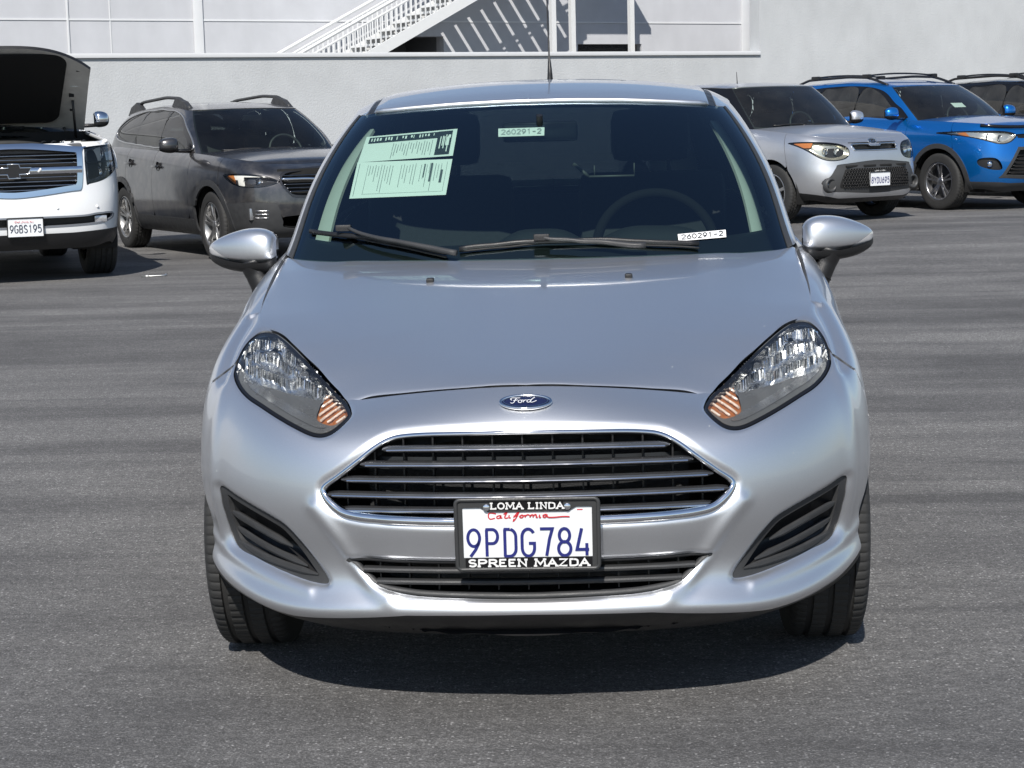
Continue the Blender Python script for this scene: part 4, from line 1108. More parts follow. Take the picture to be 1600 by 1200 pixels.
# ---- wipers
def ring_off(x, z, d):
    m_ = (RG.y < 2.2) & (np.abs(RG.c) < .36)
    k_ = np.argmin(np.where(m_, (RG.x - x) ** 2 + (RG.z - z) ** 2, 9)); return RG.D[k_, :3] + RG.D[k_, 3:6] * d
def ring_line(pts, d, n=24):
    L_ = smooth_poly(pts, n, closed=False)
    o = np.array([ring_off(x, z, d) for x, z in L_]); o[:, 0] = L_[:, 0]
    for _ in range(4): o[1:-1] = (o[:-2] + 2 * o[1:-1] + o[2:]) / 4
    return o
for blade, arm in (([(-.665, 1.018), (-.53, 1.010), (-.40, .990), (-.25, .962)], [(-.545, 1.014), (-.47, .995), (-.33, .969), (-.22, .950)]),
                   ([(-.215, .975), (-.086, .984), (.06, .991), (.22, .985), (.36, .976), (.45, .968)], [(.01, .990), (.03, .980), (.15, .972), (.30, .955)])):
    w_ = MB(); w_.tube(ring_line(blade, .012, 30), .0048, 8, flat=1.5)
    wo_ = w_.build('wiper', BLACK, car, True)
    a_ = MB(); a_.tube(ring_line(arm, .030, 20), np.linspace(.005, .0085, 20), 8); a_.build('wiper_arm', GREY_PLASTIC, wo_, True)
    c_ = MB(); cc = ring_off(arm[0][0], arm[0][1], .026); c_.box(cc[0] - .022, cc[0] + .022, cc[1] - .012, cc[1] + .012, cc[2] - .008, cc[2] + .010, .004); c_.build('wiper_clip', BLACK, wo_)
    e_ = MB(); e_.tube(ring_line([(x, z - .004) for x, z in blade], .006, 30), .003, 6); e_.build('wiper_rubber', RUBBER, wo_, True)

# ---- door mirrors
ST = [(.763, 1.004, .952, .022), (.768, 1.016, .940, .048), (.782, 1.029, .934, .066), (.81, 1.037, .931, .076), (.85, 1.036, .931, .078), (.89, 1.028, .934, .072), (.93, 1.014, .942, .058), (.955, 1.002, .949, .042), (.970, .992, .954, .028), (.977, .982, .962, .012)]
for sgn in (1, -1):
    dx_ = .008 if sgn < 0 else .0
    N = []
    for (x, zt, zb, dy) in ST:
        zc = zb + (zt - zb) * .42; ring_ = []
        for i in range(17):
            t = math.pi * (i / 16) - math.pi / 2           # from bottom over the front to the top
            sx = math.copysign(abs(math.sin(t)) ** .75, math.sin(t))
            ring_.append((sgn * (x + dx_), 1.535 - dy * max(0, math.cos(t)) ** .6 + .35 * (x - .77), zc + ((zt - zc) if sx > 0 else (zc - zb)) * sx))
        N.append(ring_)
    G = resample(np.array(N), 60, 40)
    MS = Sheet(G)
    kk_ = np.argmin(np.abs(MS.c - .5) + np.abs(MS.r - .5))
    if MS.D[kk_, 4] > 0: MS = Sheet(G, flip=True)
    axm = np.abs(MS.x) - dx_
    ind = np.minimum(.944 + (axm - .905) * .62 - MS.z, axm - .905)
    mr = panel('door_mirror', MS, -ind - .0005, SILVER, car, .006)
    panel('indicator_lens', MS, ind - .0005, mat('clear_indicator_plastic', (0.55, 0.55, 0.56), 0.15, 0.2, coat=1.0, vary=.15, vscale=60), mr, .006)
    lowN = []
    for (x, zt, zb, dy) in ST:
        lowN.append([(sgn * (x + dx_), 1.535 - dy * f + .35 * (x - .77), zb + .006 - d) for f, d in ((.98, 0), (.95, .010), (.85, .022), (.5, .031 * min(1, dy / .05)), (-.2, .033 * min(1, dy / .05)), (-.5, .02), (-.6, -.005), (-.62, -.03 * min(1, dy / .06)))])
    hb = MB(); G = resample(np.array(lowN), 40, 24); hb.grid(G if sgn < 0 else G[::-1]); hb.build('mirror_housing', BLACK, mr, True)
    mg = MB(); mg.grid([[(sgn * (x + dx_), 1.575 + .35 * (x - .77) + dy * .2, z) for z in (zb + .008, zt - .008)] for (x, zt, zb, dy) in ST[1:-1]]); mg.build('mirror_glass', CHROME, mr, False)
    foot = MB()
    sp_ = np.array([(.836, 1.545, .935), (.830, 1.54, .905), (.818, 1.535, .880), (.806, 1.53, .850), (.795, 1.53, .82), (.775, 1.535, .79)]); sp_[:, 0] += dx_ * .6
    sp_ = bspline(sp_, 24) * [sgn, 1, 1]
    foot.tube(sp_, np.interp(np.linspace(0, 1, 24), [0, .25, .6, 1], [.046, .036, .035, .038]), 18, upv=(0, 1, 0), flat=1.35)
    foot.build('mirror_foot', BLACK, mr, True)
    gp_ = MB(); c0 = sp_[12]; tt = sp_[13] - sp_[11]; tt /= np.linalg.norm(tt)
    gp_.tube([c0 - tt * .0012, c0 + tt * .0012], .0372, 18, upv=(0, 1, 0), flat=1.34); gp_.build('foot_joint', VOID, mr, True)

# ---- wheels
def tyre_mesh(r, w, rim_r, seg=96, tread=True):
    h = w / 2
    prof = [(-h * .80, rim_r), (-h * .96, rim_r + .012), (-h, r - .055), (-h * .97, r - .03), (-h * .90, r - .012), (-h * .80, r - .003)]
    flags = [0, 0, 0, .4, 1, 1]
    grooves = [-.50, -.0, .50] if w < .2 else [-.55, -.18, .18, .55]
    for gx in grooves:
        prof += [(h * gx - .008, r), (h * gx - .0055, r - .008), (h * gx + .0055, r - .008), (h * gx + .008, r)]; flags += [1, 0, 0, 1]
    prof += [(h * .80, r - .003), (h * .90, r - .012), (h * .97, r - .03), (h, r - .055), (h * .96, rim_r + .012), (h * .80, rim_r)]
    flags += [1, 1, .4, 0, 0, 0]
    def mod(i, j):
        return -.0032 * flags[i] if (tread and (j + 2 * (i // 4)) % 5 == 0) else 0.0
    m_ = MB(); m_.lathe(prof, seg * 4 if tread else seg, 'x', mod=mod); return m_
def make_wheel(parent, x, y, z, r, w, rim_r, sgn, spokes=5, alloy=None, tread=True, double=False, seg=96):
    """wheel group as parts of the car: tyre with rim below it"""
    alloy = alloy or ALLOY
    t = tyre_mesh(r, w, rim_r, seg, tread)
    t.V = [(v[0] + x, v[1] + y, v[2] + z) for v in t.V]
    ty = t.build('wheel', RUBBER, parent, 'auto')
    o = sgn
    rim = MB()
    pr = [(w * .46 * o, rim_r + .004), (w * .48 * o, rim_r - .006), (w * .40 * o, rim_r - .014), (w * .1 * o, rim_r - .03), (-w * .45 * o, rim_r - .02)]
    rim.lathe(pr, 48, 'x', (x, y, z)); rim.build('rim', alloy, ty, True)
    disc = MB(); disc.lathe([(w * .02 * o, .001), (w * .02 * o, rim_r - .03)], 32, 'x', (x, y, z)); disc.build('brake_disc', mat('brake_grey', (.10, .10, .10), .45, .7, vary=.2), ty, False)
    sp = MB()
    n_ = spokes * (2 if double else 1)
    for k in range(n_):
        if double: a = 2 * math.pi * (k // 2) / spokes + (.15 if k % 2 else -.15)
        else: a = 2 * math.pi * k / spokes
        a += .3
        ww0, ww1 = (.017, .013) if double else (.030, .020)
        ca, sa = math.cos(a), math.sin(a)
        V = []
        for (rr_, wd_, ax) in ((.03, ww0 * 1.3, w * .30), (rim_r * .55, ww1, w * .36), (rim_r - .008, ww1 * 1.25, w * .40)):
            for (u, d) in ((-1, 0), (-.7, .012), (.7, .012), (1, 0)):
                V.append((x + o * (ax + d - .008), y + ca * rr_ - sa * wd_ * u, z + sa * rr_ + ca * wd_ * u))
        F = [(i * 4 + j, i * 4 + j + 1, (i + 1) * 4 + j + 1, (i + 1) * 4 + j) for i in range(2) for j in range(3)]
        sp.add(V, F)
    sp.build('spokes', alloy, ty, False)
    hb = MB(); hb.lathe([(w * .2 * o, .055), (w * .34 * o, .05), (w * .37 * o, .035), (w * .37 * o, 0)], 20, 'x', (x, y, z)); hb.build('hub', alloy, ty, True)
    return ty
for yy in WY:
    for sgn in (1, -1):
        make_wheel(car, sgn * (.818 - .0975), yy, WZ, .300, .195, .205, sgn, 5)
for yy in WY:
    for sgn in (1, -1):
        wl_ = MB()
        ring_ = [[(sgn * xx, yy + (AR - .004) * math.cos(t), WZ + (AR - .004) * math.sin(t)) for t in np.linspace(-.35, math.pi - .45, 30)] for xx in (.56, .76)]
        wl_.grid(ring_)
        wl_.add([(sgn * .56, yy + (AR - .004) * math.cos(t), WZ + (AR - .004) * math.sin(t)) for t in np.linspace(-.35, math.pi - .45, 30)], [tuple(range(30))])
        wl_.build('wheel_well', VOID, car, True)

for sgn in (1, -1):                                        # black liner ahead of each front tyre
    q = MB(); q.grid([[(sgn * .42, .44, .24), (sgn * .55, .44, .235), (sgn * .64, .45, .25), (sgn * .70, .465, .29)], [(sgn * .42, .44, .36), (sgn * .58, .45, .38), (sgn * .70, .465, .40), (sgn * .762, .475, .42)], [(sgn * .42, .45, .5), (sgn * .6, .46, .52), (sgn * .74, .472, .52), (sgn * .79, .478, .52)]])
    q.build('wheel_arch_liner', BLACK, car, True)

# ---- cabin
def seat_parts(parent, x, y, z0, w=.50, hgt=.62, rest=True, m_=None):
    m_ = m_ or CLOTH
    s_ = MB(); s_.box(x - w / 2, x + w / 2, y - .48, y + .04, z0 - .14, z0, .05); s_.build('seat_cushion', m_, parent)
    b_ = MB(); b_.box(x - w / 2, x + w / 2, -.06, .06, 0, hgt, .05)
    M_ = Matrix.Translation((0, y, z0 - .05)) @ Matrix.Rotation(math.radians(-16), 4, 'X'); b_.xf(M_); b_.build('seat_back', m_, parent)
    if rest:
        h_ = MB(); h_.box(x - .135, x + .135, -.045, .045, hgt + .04, hgt + .22, .04)
        for q in (-.06, .06): h_.tube([(x + q, 0, hgt - .02), (x + q, 0, hgt + .08)], .007, 6, upv=(0, 1, 0))
        h_.xf(M_); h_.build('headrest', m_, parent)
for x in (-.36, .36): seat_parts(car, x, 2.35, .60)
rs = MB(); rs.box(-.60, .60, 3.0, 3.12, .55, 1.06, .05); rs.build('rear_seat', CLOTH, car)
dx = np.linspace(-.69, .69, 61); dyv = np.linspace(1.30, 1.98, 41); DG = []
for x in dx:
    r_ = []
    for y in dyv:
        z = .945 - .02 * (abs(x) / .69) ** 2 + (0.012 if y > 1.45 else 0) * min(1, (y - 1.45) / .1)
        z += .055 * math.exp(-((x - .35) / .16) ** 4 - ((y - 1.72) / .11) ** 4) + .050 * math.exp(-((x + .0) / .12) ** 4 - ((y - 1.68) / .10) ** 4)
        z -= 2.2 * max(0, y - 1.80) ** 1.5
        r_.append((x, y, z))
    DG.append(r_)
d_ = MB(); d_.grid(DG); d_.build('dashboard', DASH, car, True)
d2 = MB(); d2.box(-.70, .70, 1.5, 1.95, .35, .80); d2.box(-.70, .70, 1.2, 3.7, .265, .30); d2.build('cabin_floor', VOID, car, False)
sw = MB(); SWC = Vector((.352, 1.93, .925)); tl_ = math.radians(24)
wp = [SWC + Vector((.185 * math.cos(t), .185 * math.sin(t) * math.sin(tl_), .185 * math.sin(t) * math.cos(tl_))) for t in np.linspace(0, 2 * math.pi, 48, endpoint=False)]
sw.tube([tuple(p) for p in wp], .0155, 10, closed=True, upv=(0, math.cos(tl_), -math.sin(tl_)))
swo = sw.build('steering_wheel', mat('wheel_leather', (.006, .006, .006), .9, spec=.15, bump=.2), car, True)
hb_ = MB(); hb_.box(SWC.x - .075, SWC.x + .075, SWC.y - .03, SWC.y + .03, SWC.z - .06, SWC.z + .05, .025); hb_.build('airbag_cover', DASH, swo)
for a in (0, math.pi, -math.pi / 2):
    s2 = MB(); s2.tube([tuple(SWC), tuple(SWC + Vector((.18 * math.cos(a), .18 * math.sin(a) * math.sin(tl_), .18 * math.sin(a) * math.cos(tl_))))], .018, 8, flat=.5, upv=(0, 1, 0)); s2.build('wheel_spoke', DASH, swo, True)
rm = MB(); rm.box(-.115, .115, 1.84, 1.865, 1.265, 1.325, .012); rm.build('rear_view_mirror', GLOSS_BLACK, car)
rm2 = MB(); rm2.tube([(0, 1.85, 1.30), (0, 1.83, 1.345)], .01, 8, upv=(0, 1, 0)); rm2.build('rear_view_mirror_stalk', BLACK, car)
ct = MB(); ct.tube([(.10, 2.02, 1.19), (.13, 2.0, 1.165), (.145, 2.0, 1.15)], .006, 8); ct.tube([(.145, 2.0, 1.15), (.29, 2.0, 1.15)], .004, 6); ct.tube([(.165, 2.0, 1.15), (.165, 2.0, 1.185)], .002, 6, upv=(0, 1, 0)); ct.tube([(.29, 2.0, 1.15), (.29, 2.0, 1.19)], .002, 6, upv=(0, 1, 0))
ct.build('bent_cabin_lines', mat('dull_line_finish', (.07, .07, .065), .6, .2, vary=.1), car, True)  # thin bent lines behind the screen, not a known cabin part

# ---- papers behind the glass (things of their own)
def sheet_on_glass(name, quad, label, cat, d=-.012, m_=None, group=None):
    """flat sheet of paper taped inside the screen; quad = four (x, z) corners, top left first"""
    c_ = [np.array(ring_off(x, z, d)) for x, z in quad]
    for q, (x, z) in zip(c_, quad): q[0] = x; q[2] = q[2]
    c_ = np.array(c_); cen = c_.mean(0)
    n_ = np.cross(c_[1] - c_[0], c_[3] - c_[0]); n_ /= np.linalg.norm(n_)
    if n_[1] > 0: n_ = -n_
    c_ = c_ - np.outer((c_ - cen) @ n_, n_)
    def pt(u, v, dd=0.0):       # u right, v down
        p = (1 - v) * ((1 - u) * c_[0] + u * c_[1]) + v * ((1 - u) * c_[3] + u * c_[2])
        return tuple(p + n_ * dd)
    mb = MB(); mb.add([pt(0, 0), pt(1, 0), pt(1, 1), pt(0, 1)] + [pt(0, 0, -.0006), pt(1, 0, -.0006), pt(1, 1, -.0006), pt(0, 1, -.0006)], [(3, 2, 1, 0), (4, 5, 6, 7), (0, 1, 5, 4), (1, 2, 6, 5), (2, 3, 7, 6), (3, 0, 4, 7)])
    o = mb.build(name, m_ or PAPER, None, False); tag(o, label, cat, group)
    return o, pt
def rects(pt, L_, d=.0012):
    mb = MB()
    for k, (u0, v0, u1, v1) in enumerate(L_):
        dd = d + (k % 3) * .00015
        mb.add([pt(u0, v1, dd), pt(u1, v1, dd), pt(u1, v0, dd), pt(u0, v0, dd)], [(0, 1, 2, 3)])
    return mb
rp = random.Random(3)
o1, pt1 = sheet_on_glass('sales_sheet', [(-.539, 1.302), (-.252, 1.322), (-.258, 1.243), (-.552, 1.228)], 'upper printed sheet with black banner taped inside the windshield', 'paper')
L_ = [(.80, .06, .955, .94), (.045, .07, .80, .30)]
rects(pt1, L_).build('banner_print', INK, o1, False)
W_ = []
for k in range(24):
    u = .07 + k * .031
    if rp.random() < .75: W_.append((u, .12, u + .006 + rp.random() * .014, .25 - rp.random() * .05))
for u in (.835, .86, .875, .895, .915):
    W_.append((u, .18 + rp.random() * .1, u + .011, .55 + rp.random() * .3))
W_ += [(.92, .22, .945, .34), (.90, .30, .935, .62)]
rects(pt1, W_, .0020).build('banner_lettering', PAPER, o1, False)
W_ = [(.33 + k * .028, .36 + (k % 3) * .04, .336 + k * .028, .62 + rp.random() * .3) for k in range(16)] + [(.335, .98 - .3, .34, .95)]
rects(pt1, W_).build('fine_print', GREY_INK, o1, False)
o2, pt2 = sheet_on_glass('buyers_guide_sheet', [(-.553, 1.2225), (-.258, 1.2375), (-.268, 1.139), (-.56, 1.120)], 'lower sheet of fine print taped inside the windshield', 'paper')
W_ = []
for k in range(26):
    u = .15 + k * .030
    a = .10 + rp.random() * .06; b = .35 + rp.random() * .55
    if k in (9, 10, 17): continue
    W_.append((u, a, u + .005, b))
W_ += [(.03, .05, .035, .95), (.12, .9, .95, .905), (.125, .1, .128, .9), (.955, .08, .958, .9)]
rects(pt2, W_).build('fine_print', GREY_INK, o2, False)
rects(pt2, [(.72, .12, .735, .5), (.79, .10, .81, .62), (.90, .3, .925, .66)]).build('bold_print', mat('heavy_grey_ink', (.08, .09, .10), .8, vary=.1), o2, False)
for nm, quad, lab, dd, hh in (('stock_sticker', [(-.126, 1.317), (.015, 1.316), (.015, 1.2925), (-.124, 1.2925)], 'small pale stock number sticker at the top of the windshield', -.010, .55),
                      ('stock_sticker', [(.393, 1.003), (.531, 1.005), (.531, .988), (.394, .986)], 'white stock number sticker at the lower windshield corner by the driver', .004, .6)):
    o3, pt3 = sheet_on_glass(nm, quad, lab, 'sticker', dd)
    tp, tw = text_polys('260291-2', 0, 0, 1, 1, .35)
    inkm = GREY_INK if dd < 0 else INK
    strokes([[(a / tw * .86 + .07, b * hh * .17) for a, b in p] for p in tp], .018, lambda a, b, d, pt3=pt3, hh=hh: pt3(a, .5 + hh / 2 - b / .17, d), .0012).build('sticker_number', inkm, o3, False)

# ================================================================== THE PARKED CARS
def plan_curve(W, L, nose, tail):
    """half plan from front centre to rear centre; nose / tail: how far the corners sweep back"""
    f = [(0, 0), (.30, .012), (.55, .06), (.74, .16), (.86, .31), (.935, .52), (.975, .78), (.995, 1.1)]
    a = [(x * W, y * nose) for x, y in f]
    b = [(x * W, L - y * tail) for x, y in f][::-1]
    y0, y1 = a[-1][1], b[0][1]
    mid = [(W, y0 + (y1 - y0) * t) for t in (.2, .4, .6, .8)]
    return a + mid + b
def car_body(sp):
    pl = sp['plan']; N = []
    FR = np.array([0, .07, .16, .26, .36, .46, .56, .66, .76, .85, .92, .97, 1])
    n_ = len(pl)
    for k, (x, y) in enumerate(pl):
        a = pl[max(k - 1, 0)]; b = pl[min(k + 1, n_ - 1)]
        tx, ty = b[0] - a[0], b[1] - a[1]
        if k in (0, n_ - 1): ty = 0
        l_ = math.hypot(tx, ty); nx, ny = -ty / l_, tx / l_
        w = nx * nx
        pr = sp['pf'] if y < sp['L'] / 2 else sp['pr']
        o = np.interp(FR, *pr) * (1 - w) + np.interp(FR, *sp['ps']) * w
        zt = np.interp(y, *sp['top']); zb = sp['zb'] + (sp.get('lift', .06) if k in (4, 5, n_ - 6, n_ - 5) else 0) * .6
        N.append([(max(0, x + nx * d), y + ny * d, zb + (zt - zb) * f) for d, f in zip(o, FR)])
    N = np.array(N); M = N[1:][::-1].copy(); M[..., 0] *= -1
    G = resample(np.concatenate([M, N]), 321, 96)
    S = Sheet(G, cmin=-1, cmax=1)
    if S.D[np.argmin(np.abs(S.c) + np.abs(S.r - .4)), 4] > 0: S = Sheet(G, flip=True, cmin=-1, cmax=1)
    return S
def car_ring(sp):
    bw, tw, cy_, hy_, ry_, rr_ = sp['bw'], sp['tw'], sp['cowl'], sp['header'], sp['rear'], sp['roof_rear']
    fb = [(0, 0), (.3, .012), (.58, .06), (.78, .14), (.90, .22), (.965, .31), (.99, .45), (1, .7)]
    ft = [(0, 0), (.3, .004), (.58, .018), (.78, .045), (.90, .085), (.965, .14), (.99, .24), (1, .45)]
    base = [(x * bw, cy_ + y) for x, y in fb]; top_ = [(x * tw, hy_ + y) for x, y in ft]
    rb = [(1, .8), (.995, .45), (.97, .22), (.88, .09), (.62, .025), (.3, .005), (0, 0)]
    base2 = [(x * bw, ry_ - y) for x, y in rb]; top2 = [(x * tw, rr_ - y * .7) for x, y in rb]
    for t in (.33, .66):
        base.append((bw, base[7][1] * (1 - t) + base2[0][1] * t)); top_.append((tw, top_[7][1] * (1 - t) + top2[0][1] * t))
    base += base2; top_ += top2
    N = []
    for (bx, by), (tx, ty) in zip(base, top_):
        a = np.array([bx, by, np.interp(by, *sp['belt'])]); b = np.array([tx, ty, sp['roof_z'](tx, ty)])
        o = np.array([bx * .9, -.3 if by < cy_ + .5 else 0, .35]); o /= np.linalg.norm(o)
        N.append([a - (b - a) * .10] + [a + (b - a) * f + o * sp.get('bulge', .04) * 4 * f * (1 - f) for f in (.04, .25, .5, .75, .95)] + [b])
    N = np.array(N); M = N[1:][::-1].copy(); M[..., 0] *= -1
    G = resample(np.concatenate([M, N]), 261, 50)
    S = Sheet(G, cmin=-1, cmax=1)
    if S.D[np.argmin(np.abs(S.c) + np.abs(S.r - .4)), 4] > 0: S = Sheet(G, flip=True, cmin=-1, cmax=1)
    return S, np.array(top_)
def rect_poly(x0, x1, z0, z1): return [(x0, z0), (x1, z0), (x1, z1), (x0, z1)]
def make_car(sp):
    """common build of the parked cars; returns the root and its sheets for the face of each"""
    root = empty(sp['name'], sp['label'], 'car', sp['loc'], sp['rz'])
    P = sp['paint']; cl = sp.get('clad')
    B = car_body(sp); W = sp['W']; L = sp['L']
    wy = (sp['fo'], sp['fo'] + sp['wb']); wr = sp['wr']; ar = wr + sp.get('arch_gap', .055)
    arch_ = np.minimum(*[np.hypot(B.y - w, (B.z - wr)) - ar for w in wy]); arch_ = np.where(np.abs(B.x) > .55 * W, arch_, 1.0)
    y = B.y; z = B.z; ax = np.abs(B.x); XZ_ = np.stack([B.x, B.z], 1); AXZ = np.stack([ax, B.z], 1)
    holes = np.full(len(B.D), 1.0)
    fr = y < sp.get('face_limit', 1.0)
    S = {}
    for nm, poly in sp['cuts'].items():
        pl_ = smooth_poly(poly, 72) if sp.get('round', {}).get(nm, True) else np.array(poly, float)
        s_ = np.where(fr, sdf(AXZ, pl_), -1); S[nm] = s_; holes = np.minimum(holes, -s_)
    zlow = sp.get('z_clad', sp['zb'] + .12)                                  # painted above this
    clad_s = np.where(fr & (y < sp['fo'] - .15), z - np.interp(ax, *sp['chin']), z - zlow)
    ring_s = arch_ - (.055 if cl else 0.0)
    g_ = .003
    seam = sp.get('fseam', sp['fo'] - .28)
    fs = seam + .25 * (z - .6)
    d0, d1, d2 = sp['doors']
    hoodz = 1.0
    panel('front_bumper', B, np.minimum.reduce([holes, clad_s, ring_s, fs - y - g_]), P, root, .012)
    for sg in (1, -1):
        sd = sg * B.x
        panel('fender', B, np.minimum.reduce([holes, clad_s, ring_s, y - fs - g_, d0 - y - g_, sd]), P, root, .012)
        panel('door', B, np.minimum.reduce([clad_s, y - d0 - g_, d1 - y - g_, sd]), P, root, .012)
        panel('door', B, np.minimum.reduce([clad_s, y - d1 - g_, d2 - y - g_, sd, ring_s]), P, root, .012)
        panel('rear_quarter_panel', B, np.minimum.reduce([clad_s, y - d2 - g_, ring_s, sd, L - .35 - y]), P, root, .012)
        for w in wy:
            a1 = np.where(ax > .55 * W, np.hypot(y - w, z - wr) - ar, 1.0)
            if cl: panel('wheel_arch_moulding', B, np.minimum.reduce([a1, .058 - a1, sd, z - sp['zb'] - .02]), cl, root, .02, off=.012)
        for yd in (d1 - .16, d2 - .14):
            zh = np.interp(yd, *sp['top']) - .17
            xh = W * 1.0 - .012
            h_ = MB(); h_.box(sg * (xh + .018) - .012, sg * (xh + .018) + .012, yd - .09, yd + .09, zh - .012, zh + .016, .008); h_.build('door_handle', P if sp.get('painted_handles', True) else BLACK, root)
            c_ = MB(); k_ = np.argmin((B.y - yd) ** 2 + (B.z - zh) ** 2 + (B.x * sg < 0)); c_.lathe([(0, 0), (.003, .045), (-.01, .05)], 14, 'x', (B.D[k_, 0] + sg * .002, yd - .03, zh + .002)); c_.build('handle_cup', BLACK, root, False)
    lowm = cl or BLACK
    panel('lower_cladding', B, np.minimum.reduce([-clad_s - .001, holes, arch_ - (.05 if cl else .0), y - sp['fo']]), lowm, root, .012, off=.004)
    panel('front_lower_cladding', B, np.minimum.reduce([-clad_s - .001, holes, arch_ - .002, sp['fo'] - y]), lowm, root, .012, off=.003)
    panel('tailgate', B, np.minimum.reduce([y - L + .35 + g_, clad_s]), P, root, .012)
    inn = Sheet(B.push(np.full(len(B.D), -.05)), cmin=-1, cmax=1)
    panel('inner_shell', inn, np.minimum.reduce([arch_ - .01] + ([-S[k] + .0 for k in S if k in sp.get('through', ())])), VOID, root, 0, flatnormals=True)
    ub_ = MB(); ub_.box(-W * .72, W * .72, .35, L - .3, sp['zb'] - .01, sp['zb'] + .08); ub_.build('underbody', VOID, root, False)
    # hood
    ci = B.G.shape[0] // 2
    T_ = B.G[ci:, -1]; T_ = T_[T_[:, 1] < sp['cowl'] + .42]
    y0 = T_[0, 1]; HL = []
    for (x, yy, zz) in T_:
        cr = sp.get('crown', .05) * min(1, max(0, (yy - y0) / .6)) ** .8
        HL.append([(x * u, yy, zz + cr * (1 - abs(u) ** 2.4)) for u in np.linspace(-1, 1, 61)])
    HL = np.array(HL); HL[0, :, 0] = np.linspace(-.01, .01, 61)
    HS = Sheet(HL)
    if HS.D[len(HS.D) // 2, 5] < 0: HS = Sheet(HL, flip=True)
    S['hood'] = HS
    if sp.get('hood', True):
        panel('hood', HS, np.minimum.reduce([sp['cowl'] + .02 + .30 * (np.abs(HS.x) / W) ** 3 - HS.y, HS.y - y0 - .004, HS.D[:, 0] * 0 + 1]), P, root, .015, off=.002)
        cw = Sheet(HL - np.array([0, 0, .03]))
        panel('cowl_panel', cw, np.minimum.reduce([cw.y - sp['cowl'] + .12, sp['cowl'] + .36 - cw.y]), BLACK, root, 0, flatnormals=True)
    # greenhouse
    RGc, top_ = car_ring(sp); c = np.abs(RGc.c); K = 16.0
    cg_, cm_, cp_ = 4.55 / K, 4.9 / K, 6.0 / K
    wsn = panel('windshield', RGc, np.minimum.reduce([cg_ - c, .97 - RGc.r]), sp.get('shield', DUSTY_SHIELD), root, 0)
    panel('windshield_frit', RGc, np.minimum.reduce([cg_ - c, .97 - RGc.r, np.maximum.reduce([c - cg_ + .012, RGc.r - .93, .16 - RGc.r])]), mat('black_ceramic_frit', (0.006, 0.007, 0.008), 0.4, vary=.1), wsn, 0, off=-.006)
    yz_ = RGc.yz(); winS = np.full(len(RGc.D), -1.0); wins = []
    rear_c = (K - 3.1) / K
    for poly, gm in sp['side_windows']:
        s_ = np.where((c > cp_ * .9) & (c < rear_c), sdf(yz_, smooth_poly(poly, 100) if len(poly) > 4 else np.array(poly, float)), -1); wins.append((s_, gm)); winS = np.maximum(winS, s_)
    rw = np.minimum.reduce([c - rear_c - .01, RGc.r - .15, .9 - RGc.r])
    bandS = np.where((c > cp_ * .9) & (c < rear_c), sdf(yz_, smooth_poly(sp['dlo'], 140)), -1)
    bandS = np.maximum(bandS, winS)
    for sg in (1, -1):
        sd = sg * RGc.x
        panel('pillar', RGc, np.minimum.reduce([c - cg_, -bandS, rear_c - c, sd]), sp.get('pillar_paint', P), root, .015, off=.002)
        panel('window_frame', RGc, np.minimum.reduce([bandS, -winS, sd]), GLOSS_BLACK, root, 0, off=0)
        for s_, gm in wins: panel('side_window', RGc, np.minimum(s_ + .002, sd), gm, root, 0, off=-.004)
        if sp.get('chrome_dlo'):
            m_ = (RGc.x * sg > 0)
            Lp = []
            for (yy, zz) in smooth_poly(sp['dlo'], 90):
                k_ = np.argmin(np.where(m_ & (c > cp_ * .85) & (c < rear_c + .02), (RGc.y - yy) ** 2 + (RGc.z - zz) ** 2, 99)); Lp.append(RGc.D[k_, :3] + RGc.D[k_, 3:6] * .004)
            Lp = np.array(Lp)
            for _ in range(3): Lp = (np.roll(Lp, 1, 0) + 2 * Lp + np.roll(Lp, -1, 0)) / 4
            q_ = MB(); q_.tube(Lp, .010, 6, closed=True, upv=(1, 0, 0)); q_.build('window_trim', mat('satin_silver_trim', (.5, .5, .5), .3, .9), root, True)
    panel('rear_window', RGc, rw, PRIVACY, root, 0)
    panel('tailgate_frame', RGc, np.minimum.reduce([c - rear_c, -rw]), P, root, 0)
    # roof
    x0r = sp['tw'] + .05
    RX = np.linspace(-x0r, x0r, 61); RYv = np.linspace(sp['header'] - .05, sp['roof_rear'] + .05, 81)
    RGd = np.array([[(x, yv, sp['roof_z'](x, yv)) for yv in RYv] for x in RX]); RS = Sheet(RGd)
    if RS.D[len(RS.D) // 2, 5] < 0: RS = Sheet(RGd, flip=True)
    t_s = bspline(np.concatenate([top_[1:][::-1] * [-1, 1], top_]), 200)
    srf = sdf(np.stack([RS.x, RS.y], 1), t_s)
    panel('roof', RS, srf + .006, sp.get('roof_paint', P), root, .015, off=.003)
    # cabin
    zb_ = np.interp(sp['cowl'] + 1, *sp['belt'])
    for sx in (-.38, .38): seat_parts(root, sx * W / .92, sp['cowl'] + 1.12, zb_ - .42, .52, .64)
    dsh = MB(); dsh.box(-W * .78, W * .78, sp['cowl'] + .12, sp['cowl'] + .66, zb_ - .45, zb_ - .065, .05); dsh.build('dashboard', DASH, root)
    rs_ = MB(); rs_.box(-W * .66, W * .66, sp['cowl'] + 1.95, sp['cowl'] + 2.1, zb_ - .5, zb_ + .22, .05); rs_.build('rear_seat', CLOTH, root)
    s_w = MB(); cc = Vector((.37, sp['cowl'] + .70, zb_ - .02))
    s_w.tube([tuple(cc + Vector((.185 * math.cos(t), .07 * math.sin(t), .17 * math.sin(t)))) for t in np.linspace(0, 2 * math.pi, 28, endpoint=False)], .015, 6, closed=True, upv=(0, 1, .3)); s_w.build('steering_wheel', DASH, root, True)
